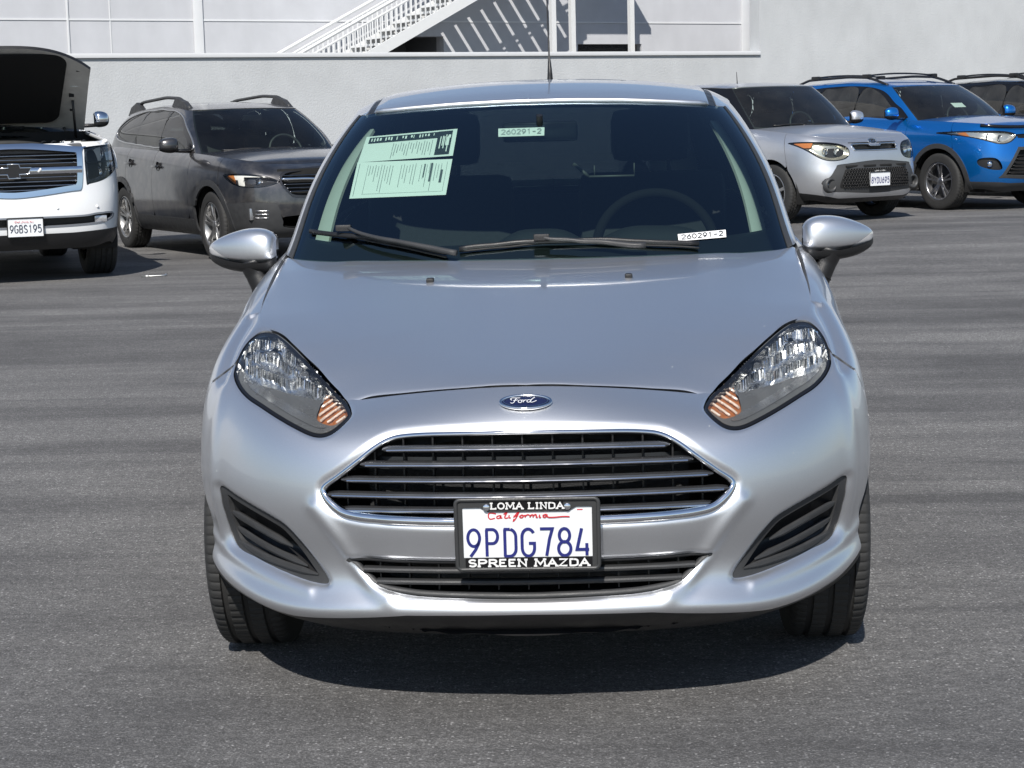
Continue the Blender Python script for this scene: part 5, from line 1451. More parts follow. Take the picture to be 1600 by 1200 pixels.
    mr_ = MB(); hz_ = sp['roof_z'](0, sp['header']) - .10; mr_.box(-.11, .11, sp['header'] - .10, sp['header'] - .075, hz_ - .035, hz_ + .03, .01); mr_.build('rear_view_mirror', GLOSS_BLACK, root)
    for sx in (-.3, .06):
        wp_ = MB(); kL = []
        for t in np.linspace(0, 1, 12):
            xx = sx - .28 + .52 * t; k_ = np.argmin((RGc.x - xx) ** 2 + (RGc.r - .16 - .02 * math.sin(t * 3)) ** 2 * .2 + 9 * (c > cg_)); kL.append(RGc.D[k_, :3] + RGc.D[k_, 3:6] * .018)
        wp_.tube(bspline(np.array(kL), 16), .011, 6); wp_.build('wiper', BLACK, root, True)
    # mirrors
    my = sp.get('mirror_y', sp['cowl'] + .46); mz = np.interp(my, *sp['belt']) + .09
    bwm = sp['bw']
    for sg in (1, -1):
        N = []
        for (t, h0, h1, dy) in ((0, .05, .05, .03), (.08, .075, .07, .06), (.3, .085, .08, .08), (.65, .08, .075, .075), (.92, .06, .06, .05), (1, .03, .03, .015)):
            x = W + .02 + t * sp.get('mirror_w', .20); N.append([(sg * x, my - dy * math.cos(a) ** .7 if math.cos(a) > 0 else my, mz + (h0 if a > 0 else h1) * math.sin(a)) for a in np.linspace(-math.pi / 2, math.pi / 2, 11)])
        G = resample(np.array(N), 24, 20); MSc = Sheet(G)
        if MSc.D[len(MSc.D) // 2, 4] > 0: MSc = Sheet(G, flip=True)
        mo = panel('door_mirror', MSc, MSc.z - mz + .025, sp.get('mirror_paint', P), root, 0)
        panel('mirror_lower', MSc, mz - .025 - MSc.z, BLACK, mo, 0)
        bk_ = MB(); bk_.box(min(sg * (W + .03), sg * (W + .01 + sp.get('mirror_w', .2))), max(sg * (W + .03), sg * (W + .01 + sp.get('mirror_w', .2))), my - .002, my + .03, mz - .055, mz + .06, .012); bk_.build('mirror_back', BLACK, mo)
        st_ = MB(); st_.tube([(sg * (bwm - .03), my + .02, mz - .06), (sg * (W + .09), my, mz - .055)], [.035, .028], 8, upv=(0, 0, 1), flat=.6); st_.build('mirror_arm', BLACK, mo, True)
    for w in wy:
        for sg in (1, -1):
            make_wheel(root, sg * (W - sp['tw_in'] - sp['tyre_w'] / 2), w, wr, wr, sp['tyre_w'], sp['rim_r'], sg, sp['spokes'], sp.get('alloy'), True, sp.get('double', True), 64)
            wl_ = MB(); ring_ = [[(sg * xx, w + (ar + .02) * math.cos(t), wr + (ar + .02) * math.sin(t)) for t in np.linspace(-.3, math.pi + .3, 24)] for xx in (W * .55, W - .06)]
            wl_.grid(ring_); wl_.add([(sg * W * .55, w + (ar + .02) * math.cos(t), wr + (ar + .02) * math.sin(t)) for t in np.linspace(-.3, math.pi + .3, 24)], [tuple(range(24))])
            wl_.build('wheel_well', VOID, root, True)
    S['B'] = B; S['ring'] = RGc; S['roof'] = RS
    return root, S
def feat(name, S, s, m_, root, thick=.01, off=0.0, extra=None):
    B = S['B']; q = [s, 1.2 - B.y]
    if extra is not None: q.append(extra)
    return panel(name, B, np.minimum.reduce(q), m_, root, thick, off)
def side_feat(name, S, s, m_, root, thick=.01, off=0.0):
    B = S['B']
    return [feat(name, S, s, m_, root, thick, off, extra=sg * B.x) for sg in (1, -1)]
def face_y(S, x, z):
    B = S['B']; k_ = np.argmin((B.x - x) ** 2 + (B.z - z) ** 2 + 9 * (B.y > 1.2)); return B.D[k_, 1]
def lamp(S, root, s, inner_m, depth=.05, cells=(), seal=True):
    """lens, housing and reflectors on both sides"""
    B = S['B']; out = []
    for sg in (1, -1):
        ln = feat('headlight', S, s - .004, LENS, root, .004, .003, extra=sg * B.x)
        feat('headlight_seal', S, np.minimum(s, .012 - s), GLOSS_BLACK, ln, .02, 0, extra=sg * B.x)
        G = B.G.copy(); G[..., 1] += np.clip(.012 + np.maximum(s, 0) * 1.2, 0, depth).reshape(G.shape[:2])
        hs_ = Sheet(G, cmin=-1, cmax=1); panel('headlight_bowl', hs_, np.minimum.reduce([s, sg * B.x, 1.2 - B.y]), inner_m, ln, 0, flatnormals=True)
        for (x, z, r, m_) in cells:
            yb = face_y(S, sg * x, z) + depth * .75
            c_ = MB(); c_.lathe([(-.012, r), (-.004, r * 1.02), (.0, r * .9), (.004, r * .5), (.004, 0)], 18, 'y', (sg * x, yb, z)); c_.build('projector', m_, ln, True)
        out.append(ln)
    return out
def small_plate(S, root, z, number, x=0.0, y=None, hgt=.152, m_=None, script=True, tilt=.05):
    yb = (face_y(S, x, z) if y is None else y) - .018
    pt = lambda a, b, d: (x + a, yb - d + b * -tilt, z + b)
    f_ = MB(); f_.tube([pt(a, b, .002) for a, b in rrect(.155, hgt / 2 + .003, .008)], .005, 6, closed=True, upv=(0, 1, 0)); fo_ = f_.build('plate_frame', BLACK, root, True)
    p_ = MB(); p_.box(x - .152, x + .152, yb, yb + .012, z - hgt / 2, z + hgt / 2); po = p_.build('licence_plate', PLATE_WHITE, root, False)
    tp, tw = text_polys(number, 0, 0, .066, .027, .013)
    strokes([[(a - tw / 2, b - .045) for a, b in p] for p in tp], .0075, pt, .0055).build('plate_number', m_ or PLATE_GREY, po, False)
    if script:
        strokes([smooth_poly([(a * 1.1, b + .008) for a, b in p], 12, closed=False) if len(p) > 2 else p for p in CALP], .0032, pt, .0055).build('plate_script', PLATE_RED, po, False)
    return po, pt
CALP = [[(a, b) for a, b in c_] for c_ in ([(-.0655, .0455), (-.079, .0475), (-.082, .040), (-.078, .034), (-.068, .036)], [(-.056, .042), (-.063, .038), (-.058, .036), (-.055, .042), (-.053, .037)], [(-.046, .052), (-.048, .040), (-.044, .0365)], [(-.037, .0425), (-.036, .037)], [(-.018, .050), (-.026, .036), (-.029, .0285)],
        [(-.011, .042), (-.014, .038), (-.008, .038), (-.011, .042)], [(-.002, .0425), (-.001, .037), (.004, .042)], [(.009, .042), (.009, .037), (.014, .042), (.0145, .037), (.020, .042), (.0205, .037)], [(.028, .043), (.028, .037)], [(.043, .0435), (.036, .040), (.040, .037), (.044, .0425), (.046, .0375), (.066, .038)])]
TH = math.radians(33)
def at_contact(lx, ly, wx, wy_, th):
    """ground position of a car whose local point (lx, ly) stands on (wx, wy)"""
    c, s = math.cos(th), math.sin(th)
    return (wx - (lx * c - ly * s), wy_ - (lx * s + ly * c), 0)
def roofer(ys, zs, k=.09):
    yy = np.linspace(ys[0], ys[-1], 200); zz = np.interp(yy, ys, zs); kr = np.hanning(25); kr /= kr.sum()
    zz = np.convolve(np.pad(zz, 12, mode='reflect', reflect_type='odd'), kr, 'valid')
    return lambda x, y: float(np.interp(y, yy, zz) - k * abs(x) ** 2.4 - .9 * max(0, abs(x) - .52) ** 2)

# ---------------------------------------------------------------- grey wagon
GREY_PAINT = paint('magnetite_grey_paint', (0.050, 0.051, 0.058), 0.7, 0.30, 1.0, dust=0.35)
GREEN_SHIELD = glass('pale_green_windshield', (0.78, 0.90, 0.85), 1.5, film=0.008)
sp = dict(name='station_wagon', label='dusty dark grey station wagon with roof rails by the wall', W=.925, L=4.82, zb=.235, fo=.94, wb=2.745, wr=.348, tyre_w=.225, rim_r=.232, tw_in=.03, spokes=5, double=True, alloy=mat('brushed_grey_alloy', (.34, .34, .34), .35, .85, vary=.15),
  plan=plan_curve(.925, 4.82, .90, .7), paint=GREY_PAINT, clad=GREY_PLASTIC,
  pf=([0, .07, .2, .42, .55, .7, .85, .93, 1], [.16, .07, .03, .0, .01, .02, .06, .13, .27]), pr=([0, .3, .6, 1], [.08, 0, .02, .16]), ps=([0, .07, .2, .4, .55, .75, .9, .97, 1], [.10, .05, .02, .0, .0, .012, .045, .085, .12]),
  top=([0, .35, .9, 1.35, 1.9, 3.4, 4.82], [.955, 1.0, 1.04, 1.065, 1.085, 1.13, 1.17]), belt=([1.2, 1.9, 3.4, 4.8], [1.05, 1.075, 1.125, 1.165]),
  cowl=1.22, header=2.02, rear=4.62, roof_rear=4.32, bw=.805, tw=.63, roof_z=roofer([1.9, 2.05, 2.4, 3.0, 3.8, 4.4], [1.50, 1.535, 1.585, 1.61, 1.575, 1.50]), crown=.05,
  doors=(1.52, 2.62, 3.52), z_clad=.40, chin=([0, .45, .52, .70, .92, 1], [.36, .36, .58, .60, .58, .40]),
  cuts={'head': [(.49, .785), (.60, .745), (.74, .735), (.835, .765), (.866, .86), (.80, .875), (.66, .86), (.55, .83)], 'grille': [(-.2, .64), (.30, .64), (.40, .68), (.475, .79), (.44, .86), (.30, .89), (-.2, .895)], 'low': [(-.2, .33), (.40, .33), (.46, .40), (.42, .45), (-.2, .46)]},
  through=('grille', 'low'), shield=GREEN_SHIELD,
  dlo=[(1.62, 1.10), (1.90, 1.30), (2.25, 1.475), (2.7, 1.53), (3.4, 1.525), (3.9, 1.47), (4.18, 1.36), (4.25, 1.28), (4.0, 1.20), (3.2, 1.15), (2.4, 1.115)],
  side_windows=[([(1.82, 1.125), (2.0, 1.30), (2.28, 1.455), (2.56, 1.50), (2.60, 1.14), (2.2, 1.125)], SIDE_GLASS), ([(2.70, 1.15), (2.67, 1.50), (3.1, 1.51), (3.34, 1.50), (3.46, 1.19), (3.1, 1.165)], PRIVACY), ([(3.53, 1.205), (3.42, 1.495), (3.75, 1.465), (4.05, 1.37), (4.14, 1.29), (3.9, 1.225)], PRIVACY)],
  chrome_dlo=True, rz=math.radians(32), loc=at_contact(-.80, .94, -3.61, 15.06, math.radians(32)))
wag, S = make_car(sp)
B = S['B']
lamp(S, wag, S['head'], mat('smoked_bowl', (.05, .05, .055), .3, .5), .06, [(.66, .795, .030, CHROME), (.75, .80, .026, CHROME)])
ax_ = np.abs(B.x)
AXZ_ = np.stack([ax_, B.z], 1)
side_feat('daytime_light', S, np.minimum.reduce([S['head'] - .008, np.maximum.reduce([ax_ - .775, B.z - .842]), .812 - ax_ + .05 * (B.z > .82)]), mat('pale_light_guide', (.75, .74, .70), .3, vary=.1), wag, .004, -.010)
side_feat('side_marker', S, np.minimum(S['head'] - .006, ax_ - .825), AMBER, wag, .004, -.008)
gb = feat('grille', S, np.minimum(S['grille'] + .012, .012 - S['grille']), mat('grille_surround', (.06, .06, .065), .25, .7), wag, .02, .006)
gq = MB(); gq.grid([[(x, face_y(S, x, .77) + .07, z) for x in np.linspace(-.48, .48, 25)] for z in (.63, .91)]); gq.build('grille_backing', VOID, gb, False)
for zc in (.69, .725, .76, .845):
    xm = np.interp(zc, [.64, .68, .79, .86, .89], [.30, .40, .47, .44, .30])
    q = MB(); q.tube([(x, face_y(S, x, zc) + .02, zc) for x in np.linspace(-xm, xm, 25)], .009, 6, flat=.8); q.build('slat', DARK_CHROME, gb, True)
q = MB(); q.tube([(x, face_y(S, x, .81) + .002, .812 - .02 * math.exp(-(x / .12) ** 2)) for x in np.linspace(-.46, .46, 33)], .020, 8, flat=.8); q.build('grille_wing', CHROME, gb, True)
for sg in (1, -1):
    q = MB(); xs = .80; yb = face_y(S, sg * .74, .48); q.box(sg * .74 - .018, sg * .74 + .018, yb - .012, yb + .03, .42, .535, .006); q.build('fog_bar', ALLOY, wag)
    for k in range(3):
        q2 = MB(); q2.tube([(sg * x, face_y(S, sg * x, .49 - k * .03) - .006, .51 - k * .035) for x in np.linspace(.60, .71, 6)], .007, 6); q2.build('fog_slat', ALLOY, wag, True)
RS = S['roof']
for sg in (1, -1):
    rz_ = sp['roof_z']; q = MB()
    ry_ = np.linspace(2.25, 4.2, 40); pts = []
    for yv in ry_:
        t = (yv - 2.25) / 1.95; pts.append((sg * (.575 - .02 * t), yv, rz_(.575, yv) + .085 * min(1, 6 * t, 6 * (1 - t)) + .002))
    q.tube(pts, .022, 8, flat=.8); rl = q.build('roof_rail', GREY_PLASTIC, wag, True)
    for (a, b) in ((2.20, 2.75), (3.75, 4.25)):
        f_ = MB(); pr = [(a, rz_(.575, a) - .005), (a + .18, rz_(.575, a) + .085), (b - .12, rz_(.575, b) + .088), (b, rz_(.575, b) - .005)]
        f_.prism(pr, sg * .575 - .028, sg * .575 + .028, 'yz'); f_.build('rail_foot', GREY_PLASTIC, rl, False)

# ---------------------------------------------------------------- silver boxy car
KSIL = paint('pale_silver_paint', (0.70, 0.71, 0.735), 0.88, 0.4, 0.7, dust=0.12)
KCLAD = mat('dark_grey_bumper_plastic', (.045, .046, .048), .5, bump=.3, bscale=300)
thk = math.radians(35)
sp = dict(name='compact_crossover', label='silver boxy compact crossover with black honeycomb lower grille', W=.90, L=4.12, zb=.22, fo=.85, wb=2.57, wr=.33, tyre_w=.21, rim_r=.215, tw_in=.04, spokes=5, double=False,
  plan=plan_curve(.90, 4.12, .78, .5), paint=KSIL, clad=None,
  pf=([0, .07, .2, .42, .55, .7, .85, .93, 1], [.16, .07, .02, .0, .025, .03, .05, .10, .21]), pr=([0, .3, .6, 1], [.05, 0, .0, .06]), ps=([0, .07, .2, .4, .55, .75, .9, .97, 1], [.10, .05, .02, .0, .0, .01, .035, .07, .10]),
  top=([0, .3, .8, 1.2, 1.8, 3.2, 4.12], [.93, .975, 1.02, 1.055, 1.09, 1.13, 1.15]), belt=([1.0, 1.6, 3.2, 4.1], [1.045, 1.08, 1.125, 1.15]),
  cowl=1.02, header=1.72, rear=3.98, roof_rear=3.86, bw=.80, tw=.675, roof_z=roofer([1.6, 1.75, 2.1, 2.6, 3.4, 3.95], [1.535, 1.565, 1.60, 1.61, 1.585, 1.555], .06), crown=.05, bulge=.03,
  doors=(1.36, 2.36, 3.2), z_clad=.34, chin=([0, .5, .64, .90, 1], [.27, .27, .30, .36, .36]),
  cuts={'head': [(.39, .765), (.46, .705), (.62, .69), (.73, .735), (.83, .865), (.825, .905), (.68, .905), (.50, .885), (.405, .84)], 'bar': [(-.2, .80), (.28, .80), (.32, .815), (.33, .865), (.10, .868), (.07, .85), (-.2, .85)],
        'mask': [(-.2, .34), (.50, .34), (.60, .36), (.69, .42), (.70, .47), (.63, .52), (.56, .62), (.47, .655), (-.2, .665)]},
  round={'mask': True, 'bar': False}, through=('bar',),
  dlo=[(1.42, 1.12), (1.62, 1.30), (1.85, 1.45), (2.4, 1.50), (3.3, 1.49), (3.62, 1.42), (3.70, 1.24), (3.2, 1.18), (2.3, 1.14)],
  side_windows=[([(1.60, 1.14), (1.75, 1.32), (1.92, 1.44), (2.28, 1.48), (2.30, 1.16), (1.9, 1.145)], SIDE_GLASS), ([(2.42, 1.165), (2.42, 1.48), (3.0, 1.475), (3.10, 1.20), (2.8, 1.18)], PRIVACY), ([(3.2, 1.21), (3.12, 1.465), (3.5, 1.42), (3.6, 1.26), (3.4, 1.22)], PRIVACY)],
  rz=thk, loc=at_contact(.78, .85, 3.56, 18.70, thk)[:2] + (.10,), pillar_paint=GLOSS_BLACK)
kia, S = make_car(sp); B = S['B']
lamp(S, kia, S['head'], mat('yellowed_bowl', (.62, .60, .50), .22, .75, vary=.15), .06, [(.52, .79, .042, CHROME), (.64, .80, .038, CHROME)])
ax_ = np.abs(B.x)
side_feat('side_marker', S, np.minimum.reduce([S['head'] - .006, ax_ - .745 - (.88 - B.z) * .5, B.z - .84]), AMBER, kia, .004, -.006)
mk = feat('lower_bumper_mask', S, S['mask'], KCLAD, kia, .02, -.004)
HONEY = mat('honeycomb_grille', (.012, .012, .013), .5)
hp = []
# honeycomb cells inside the mask
cell = MB(); cell.lathe([(0, .0175), (-.008, .0145), (.0, .0125), (.014, .0115)], 6, 'y')
trap = smooth_poly([(0, .385), (.46, .385), (.52, .42), (.47, .57), (.42, .60), (0, .60), (-.42, .60), (-.47, .57), (-.52, .42), (-.46, .385)], 90)
gm = MB()
row = 0; z = .40
while z < .60:
    x = -.5 + (.018 if row % 2 else 0)
    while x < .5:
        if sdf(np.array([[x, z]]), trap)[0] > .014:
            yb = face_y(S, x, z) - .004
            gm.add([(v[0] + x, v[1] + yb, v[2] + z) for v in cell.V], cell.F)
        x += .036
    z += .031; row += 1
hg = gm.build('honeycomb_grille', HONEY, kia, True); tag(hg, kind='stuff')
tr_s = sdf(np.stack([B.x, B.z], 1), trap)
feat('grille_floor', S, tr_s, VOID, kia, 0, -.001)
for x in (-.36, -.12, .12, .36):
    q = MB(); yb = face_y(S, x, .625); q.box(x - .09, x + .09, yb - .004, yb + .03, .615, .638, .004); q.build('mask_slot', VOID, kia)
for sg in (1, -1):
    xx = sg * .625; yb = face_y(S, xx, .425)
    q = MB(); q.lathe([(.05, .0), (.045, .045), (.0, .050), (-.022, .060), (-.026, .070), (-.012, .084), (.03, .09)], 28, 'y', (xx, yb - .004, .425)); fg = q.build('fog_lamp', KCLAD, kia, True)
    q = MB(); q.lathe([(-.002, 0), (.0, .03), (.012, .042)], 18, 'y', (xx, yb + .012, .425)); q.build('fog_lens', DARK_CHROME, fg, True)
q = MB(); q.grid([[(x, face_y(S, x, .83) + .05, z) for x in np.linspace(-.36, .36, 15)] for z in (.78, .89)]); q.build('bar_backing', BLACK, kia, False)
q = MB(); bp = smooth_poly([(-.33, .865), (-.10, .868), (-.07, .85), (.07, .85), (.10, .868), (.33, .865), (.32, .815), (.28, .80), (-.28, .80), (-.32, .815)], 80)
q.tube([(a, face_y(S, a, b) - .001, b) for a, b in bp], .009, 6, closed=True, upv=(0, 1, 0)); q.build('bar_surround', CHROME, kia, True)
yb = face_y(S, 0, .895)
bpt = lambda a, b, d: (a, yb - .012 - d + .6 * b, .90 + b)
q = MB(); e_ = ell(.062, .026, 32); q.add([bpt(0, 0, .004)] + [bpt(a, b, .002) for a, b in e_], [(0, 1 + i, 1 + (i + 1) % 32) for i in range(32)]); kb = q.build('oval_badge', VOID, kia, False)
q = MB(); q.tube([bpt(a, b, .002) for a, b in e_], .006, 6, closed=True, upv=(0, 1, 0)); q.build('badge_rim', CHROME, kb, True)
strokes([[(-.04, -.013), (-.04, .013)], [(-.014, .013), (-.04, -.002), (-.014, -.013)], [(-.002, -.013), (-.002, .013)], [(.010, -.013), (.026, .013), (.042, -.013)]], .007, bpt, .0065).build('badge_letters', CHROME, kb, False)
small_plate(S, kia, .475, '8YDU695', m_=PLATE_BLUE, script=False)
q = MB(); yb = face_y(S, 0, .56) - .02; q.box(-.10, .10, yb, yb + .01, .557, .578); po = q.build('plate_frame_tab', BLACK, kia, False)
tp, tw_ = text_polys('LOMA LINDA', 0, 0, .012, .012, .005)
strokes([[(a - tw_ / 2, b) for a, b in p] for p in tp], .003, lambda a, b, d: (a, yb - d, .5615 + b), .001).build('tab_lettering', WHITE_PLASTIC, po, False)
q = MB(); q.tube([(-.45, 1.95, 1.595), (-.50, 1.90, 1.73)], [.006, .003], 6); q.build('roof_antenna', BLACK, kia, True)

# ---------------------------------------------------------------- blue SUV, and a black one parked next to it
BLUE_PAINT = paint('electric_blue_paint', (0.004, 0.17, 0.56), 0.7, 0.30, 1.0)
NIGHT_PAINT = paint('black_suv_paint', (0.008, 0.008, 0.010), 0.3, 0.25, 1.0)
def suv_spec(**kw):
    d = dict(name='sport_utility_vehicle', W=.915, L=4.58, zb=.23, fo=.93, wb=2.66, wr=.352, tyre_w=.225, rim_r=.228, tw_in=.03, spokes=5, double=True, alloy=mat('two_tone_alloy', (.30, .30, .31), .3, .9, vary=.25),
      plan=plan_curve(.915, 4.58, .88, .6), clad=GREY_PLASTIC,
      pf=([0, .07, .2, .42, .55, .7, .85, .93, 1], [.17, .08, .02, .0, .01, .03, .05, .12, .25]), pr=([0, .3, .6, 1], [.05, 0, .0, .12]), ps=([0, .07, .2, .4, .55, .75, .9, .97, 1], [.10, .05, .02, .0, .0, .012, .045, .085, .12]),
      top=([0, .35, .9, 1.3, 1.9, 3.4, 4.58], [1.02, 1.05, 1.08, 1.10, 1.125, 1.17, 1.22]), belt=([1.1, 1.8, 3.4, 4.6], [1.075, 1.11, 1.165, 1.21]),
      cowl=1.15, header=1.95, rear=4.42, roof_rear=4.20, bw=.80, tw=.64, roof_z=roofer([1.85, 2.0, 2.4, 2.9, 3.7, 4.3], [1.52, 1.56, 1.62, 1.645, 1.625, 1.56]), crown=.055,
      doors=(1.50, 2.55, 3.42), z_clad=.36, chin=([0, .5, .62, .915, 1], [.33, .33, .345, .36, .36]),
      cuts={'head': [(.42, .89), (.52, .815), (.66, .805), (.84, .895), (.872, .955), (.74, .965), (.55, .955), (.44, .93)], 'slit': [(-.2, .865), (.36, .865), (.40, .89), (.38, .915), (-.2, .92)],
            'low': [(-.2, .40), (.56, .40), (.60, .44), (.42, .74), (.36, .755), (-.2, .76)], 'fog': [(.62, .50), (.72, .50), (.80, .55), (.80, .63), (.70, .64), (.64, .59)]},
      round={'low': True}, through=('slit', 'low'),
      dlo=[(1.58, 1.13), (1.85, 1.33), (2.15, 1.49), (2.6, 1.555), (3.3, 1.55), (3.9, 1.48), (4.10, 1.34), (3.6, 1.23), (2.5, 1.165)],
      side_windows=[([(1.76, 1.155), (1.95, 1.33), (2.2, 1.475), (2.48, 1.52), (2.52, 1.18), (2.1, 1.165)], PRIVACY), ([(2.62, 1.185), (2.60, 1.53), (3.1, 1.535), (3.26, 1.52), (3.36, 1.23), (3.0, 1.20)], PRIVACY), ([(3.45, 1.245), (3.35, 1.515), (3.75, 1.475), (3.95, 1.37), (3.7, 1.275)], PRIVACY)])
    d.update(kw); return d
tv = math.radians(34)
def dress_suv(root, S, sp, cross=True, rails=True):
    B = S['B']; ax_ = np.abs(B.x)
    lamp(S, root, S['head'], mat('pearl_bowl', (.55, .54, .50), .25, .7, vary=.2), .05, [(.60, .875, .040, CHROME), (.71, .895, .034, CHROME)])
    side_feat('side_marker', S, np.minimum(S['head'] - .006, ax_ - .825), AMBER, root, .004, -.006)
    gl_ = feat('lower_grille', S, np.minimum(S['low'] + .006, .03 - S['low']), GREY_PLASTIC, root, .03, .004)
    q = MB(); q.grid([[(x, face_y(S, x, .55) + .10, z) for x in np.linspace(-.58, .58, 21)] for z in (.36, .74)]); q.build('grille_backing', VOID, gl_, False)
    for zc in (.46, .50, .54, .58, .62, .66):
        xm = np.interp(zc, [.44, .70], [.56, .40]); q = MB(); q.tube([(x, face_y(S, x, zc) + .03, zc) for x in np.linspace(-xm, xm, 17)], .008, 6, flat=.7); q.build('slat', BLACK, gl_, True)
    q = MB(); q.grid([[(x, face_y(S, x, .82) + .05, z) for x in np.linspace(-.42, .42, 15)] for z in (.85, .935)]); q.build('slit_backing', GLOSS_BLACK, root, False)
    for sg in (1, -1):
        rc_ = MB(); G = B.G.copy(); G[..., 1] += .05
        hs_ = Sheet(G, cmin=-1, cmax=1); panel('fog_recess', hs_, np.minimum.reduce([S['fog'] + .004, sg * B.x, 1.2 - B.y]), BLACK, root, 0, flatnormals=True)
        q = MB(); yb = face_y(S, sg * .70, .565); q.lathe([(-.004, 0), (0, .03), (.008, .04), (.03, .045)], 18, 'y', (sg * .70, yb + .025, .565)); q.build('fog_lamp', CHROME, root, True)
    q = MB(); q.tube([(x, face_y(S, x, .30) - .004, .335 + .02 * (abs(x) / .6) ** 2) for x in np.linspace(-.62, .62, 25)], .016, 8, flat=.8); q.build('skid_trim', ALLOY, root, True)
    HS = S['hood']; y0 = HS.y.min()
    q = MB(); pts = []
    ci = B.G.shape[0] // 2
    Tt = B.G[:, -12]; Tt = Tt[Tt[:, 1] < .40]
    q.tube(Tt + np.array([0, -.008, .020]), .012, 8, flat=1.6); q.build('hood_deflector', GLOSS_BLACK, root, True)
    rz_ = sp['roof_z']
    for sg in (1, -1):
        q = MB(); pts = []
        for yv in np.linspace(2.15, 4.1, 40):
            t = (yv - 2.15) / 1.95; pts.append((sg * (.585 - .03 * t), yv, rz_(.58, yv) + .06 * min(1, 5 * t, 5 * (1 - t)) + .004))
        q.tube(pts, .017, 8, flat=1.0); q.build('roof_rail', BLACK, root, True)
    if cross:
        for yv in (2.55, 3.55):
            q = MB(); q.tube([(x, yv, rz_(.58, yv) + .085 + .03 * (1 - (x / .6) ** 2)) for x in np.linspace(-.60, .60, 15)], .016, 8, flat=.7); cbar = q.build('cross_bar', BLACK, root, True)
            for sg in (1, -1):
                q = MB(); q.box(sg * .58 - .03, sg * .58 + .03, yv - .07, yv + .07, rz_(.58, yv) + .05, rz_(.58, yv) + .108, .015); q.build('bar_foot', BLACK, cbar)
spb = suv_spec(label='bright blue sport utility vehicle with black roof racks', paint=BLUE_PAINT, rz=tv, loc=at_contact(-.80, .93, 4.50, 19.65, tv)[:2] + (.10,))
blue, S = make_car(spb); dress_suv(blue, S, spb)
# paper behind the blue car's screen
RGc = S['ring']
k_ = np.argmin((RGc.x + .02) ** 2 + (RGc.r - .42) ** 2 + 9 * (np.abs(RGc.c) > .3)); p0_, n0_ = RGc.D[k_, :3], RGc.D[k_, 3:6]
q = MB(); q.add([(p0_[0] + a, p0_[1] + .008 + b * .8, p0_[2] + b * .55 - .006) for a, b in ((-.10, -.05), (.10, -.05), (.10, .05), (-.10, .05))], [(0, 1, 2, 3)])
tago = q.build('price_tag', PAPER, None, False); tago.location = spb['loc']; tago.rotation_euler = (0, 0, tv)
tag(tago, 'small white tag inside the blue vehicle\'s windshield', 'sticker')
nx_, ny_ = math.cos(tv) * 2.75, math.sin(tv) * 2.75
spd = suv_spec(label='black sport utility vehicle at the right edge beyond the blue one', paint=NIGHT_PAINT, rz=tv, loc=(spb['loc'][0] + nx_ + .55 * -math.sin(tv) * -1 * 0, spb['loc'][1] + ny_ + .2, .10))
night, S = make_car(spd); dress_suv(night, S, spd, True)

# ---------------------------------------------------------------- white full-size SUV with its hood up
WHITE_CAR = paint('white_car_paint', (0.78, 0.79, 0.80), 0.0, 0.35, 1.0, dust=0.06)
ts = math.radians(24)
sp = dict(name='full_size_suv', label='white full-size utility vehicle with its hood propped open', W=1.01, L=5.15, zb=.30, fo=.98, wb=2.95, wr=.40, tyre_w=.275, rim_r=.26, tw_in=.03, spokes=6, double=False,
  plan=plan_curve(1.01, 5.15, .62, .5), paint=WHITE_CAR, clad=None, arch_gap=.05,
  pf=([0, .07, .2, .42, .55, .7, .9, .96, 1], [.10, .04, .0, .0, .02, .03, .05, .07, .10]), pr=([0, .3, .6, 1], [.05, 0, .0, .06]), ps=([0, .07, .2, .4, .55, .75, .9, .97, 1], [.08, .04, .02, .0, .0, .01, .03, .06, .10]),
  top=([0, .3, .9, 1.4, 2.0, 3.6, 5.15], [1.225, 1.245, 1.29, 1.33, 1.35, 1.36, 1.37]), belt=([1.2, 2.0, 3.6, 5.2], [1.33, 1.35, 1.36, 1.37]),
  cowl=1.42, header=2.15, rear=5.0, roof_rear=4.85, bw=.90, tw=.74, roof_z=roofer([2.0, 2.2, 2.6, 3.2, 4.2, 4.95], [1.83, 1.87, 1.92, 1.94, 1.93, 1.89], .05), crown=.05,
  doors=(1.72, 2.85, 3.75), z_clad=.36, chin=([0, .5, .93, 1.01], [.44, .44, .46, .48]),
  cuts={'head': [(.635, 0.872), (.66, 0.861), (.80, 0.894), (.925, 0.967), (.965, 1.034), (.955, 1.190), (.92, 1.207), (.66, 1.190), (.635, 1.173)], 'grille': [(-.2, 0.788), (.50, 0.810), (.585, 0.855), (.605, 1.157), (.59, 1.185), (-.2, 1.201)],
        'slot': [(-.2, 0.503), (.60, 0.503), (.85, 0.542), (.87, 0.603), (.70, 0.603), (.55, 0.589), (-.2, 0.581)]},
  round={'slot': True}, through=('grille', 'slot'), hood=False,
  dlo=[(1.85, 1.39), (2.1, 1.58), (2.4, 1.75), (3.2, 1.80), (4.4, 1.79), (4.6, 1.70), (4.6, 1.45), (3.4, 1.41)],
  side_windows=[([(2.05, 1.41), (2.2, 1.56), (2.45, 1.73), (2.78, 1.76), (2.80, 1.42)], SIDE_GLASS), ([(2.92, 1.425), (2.92, 1.765), (3.6, 1.77), (3.62, 1.43)], PRIVACY), ([(3.75, 1.435), (3.75, 1.765), (4.4, 1.76), (4.45, 1.45)], PRIVACY)],
  rz=ts, loc=at_contact(.84, .98, -4.50, 13.62, ts), mirror_w=.15, mirror_y=1.95, face_limit=.8, mirror_paint=mat('chrome_mirror_cap', (.7, .71, .73), .12, 1.0))
sub, S = make_car(sp); B = S['B']
lamp(S, sub, S['head'], mat('grey_lamp_bowl', (.45, .46, .48), .22, .8, vary=.3), .09, [(.77, 1.125, .055, CHROME), (.755, .965, .046, CHROME), (.85, .975, .034, CHROME)])
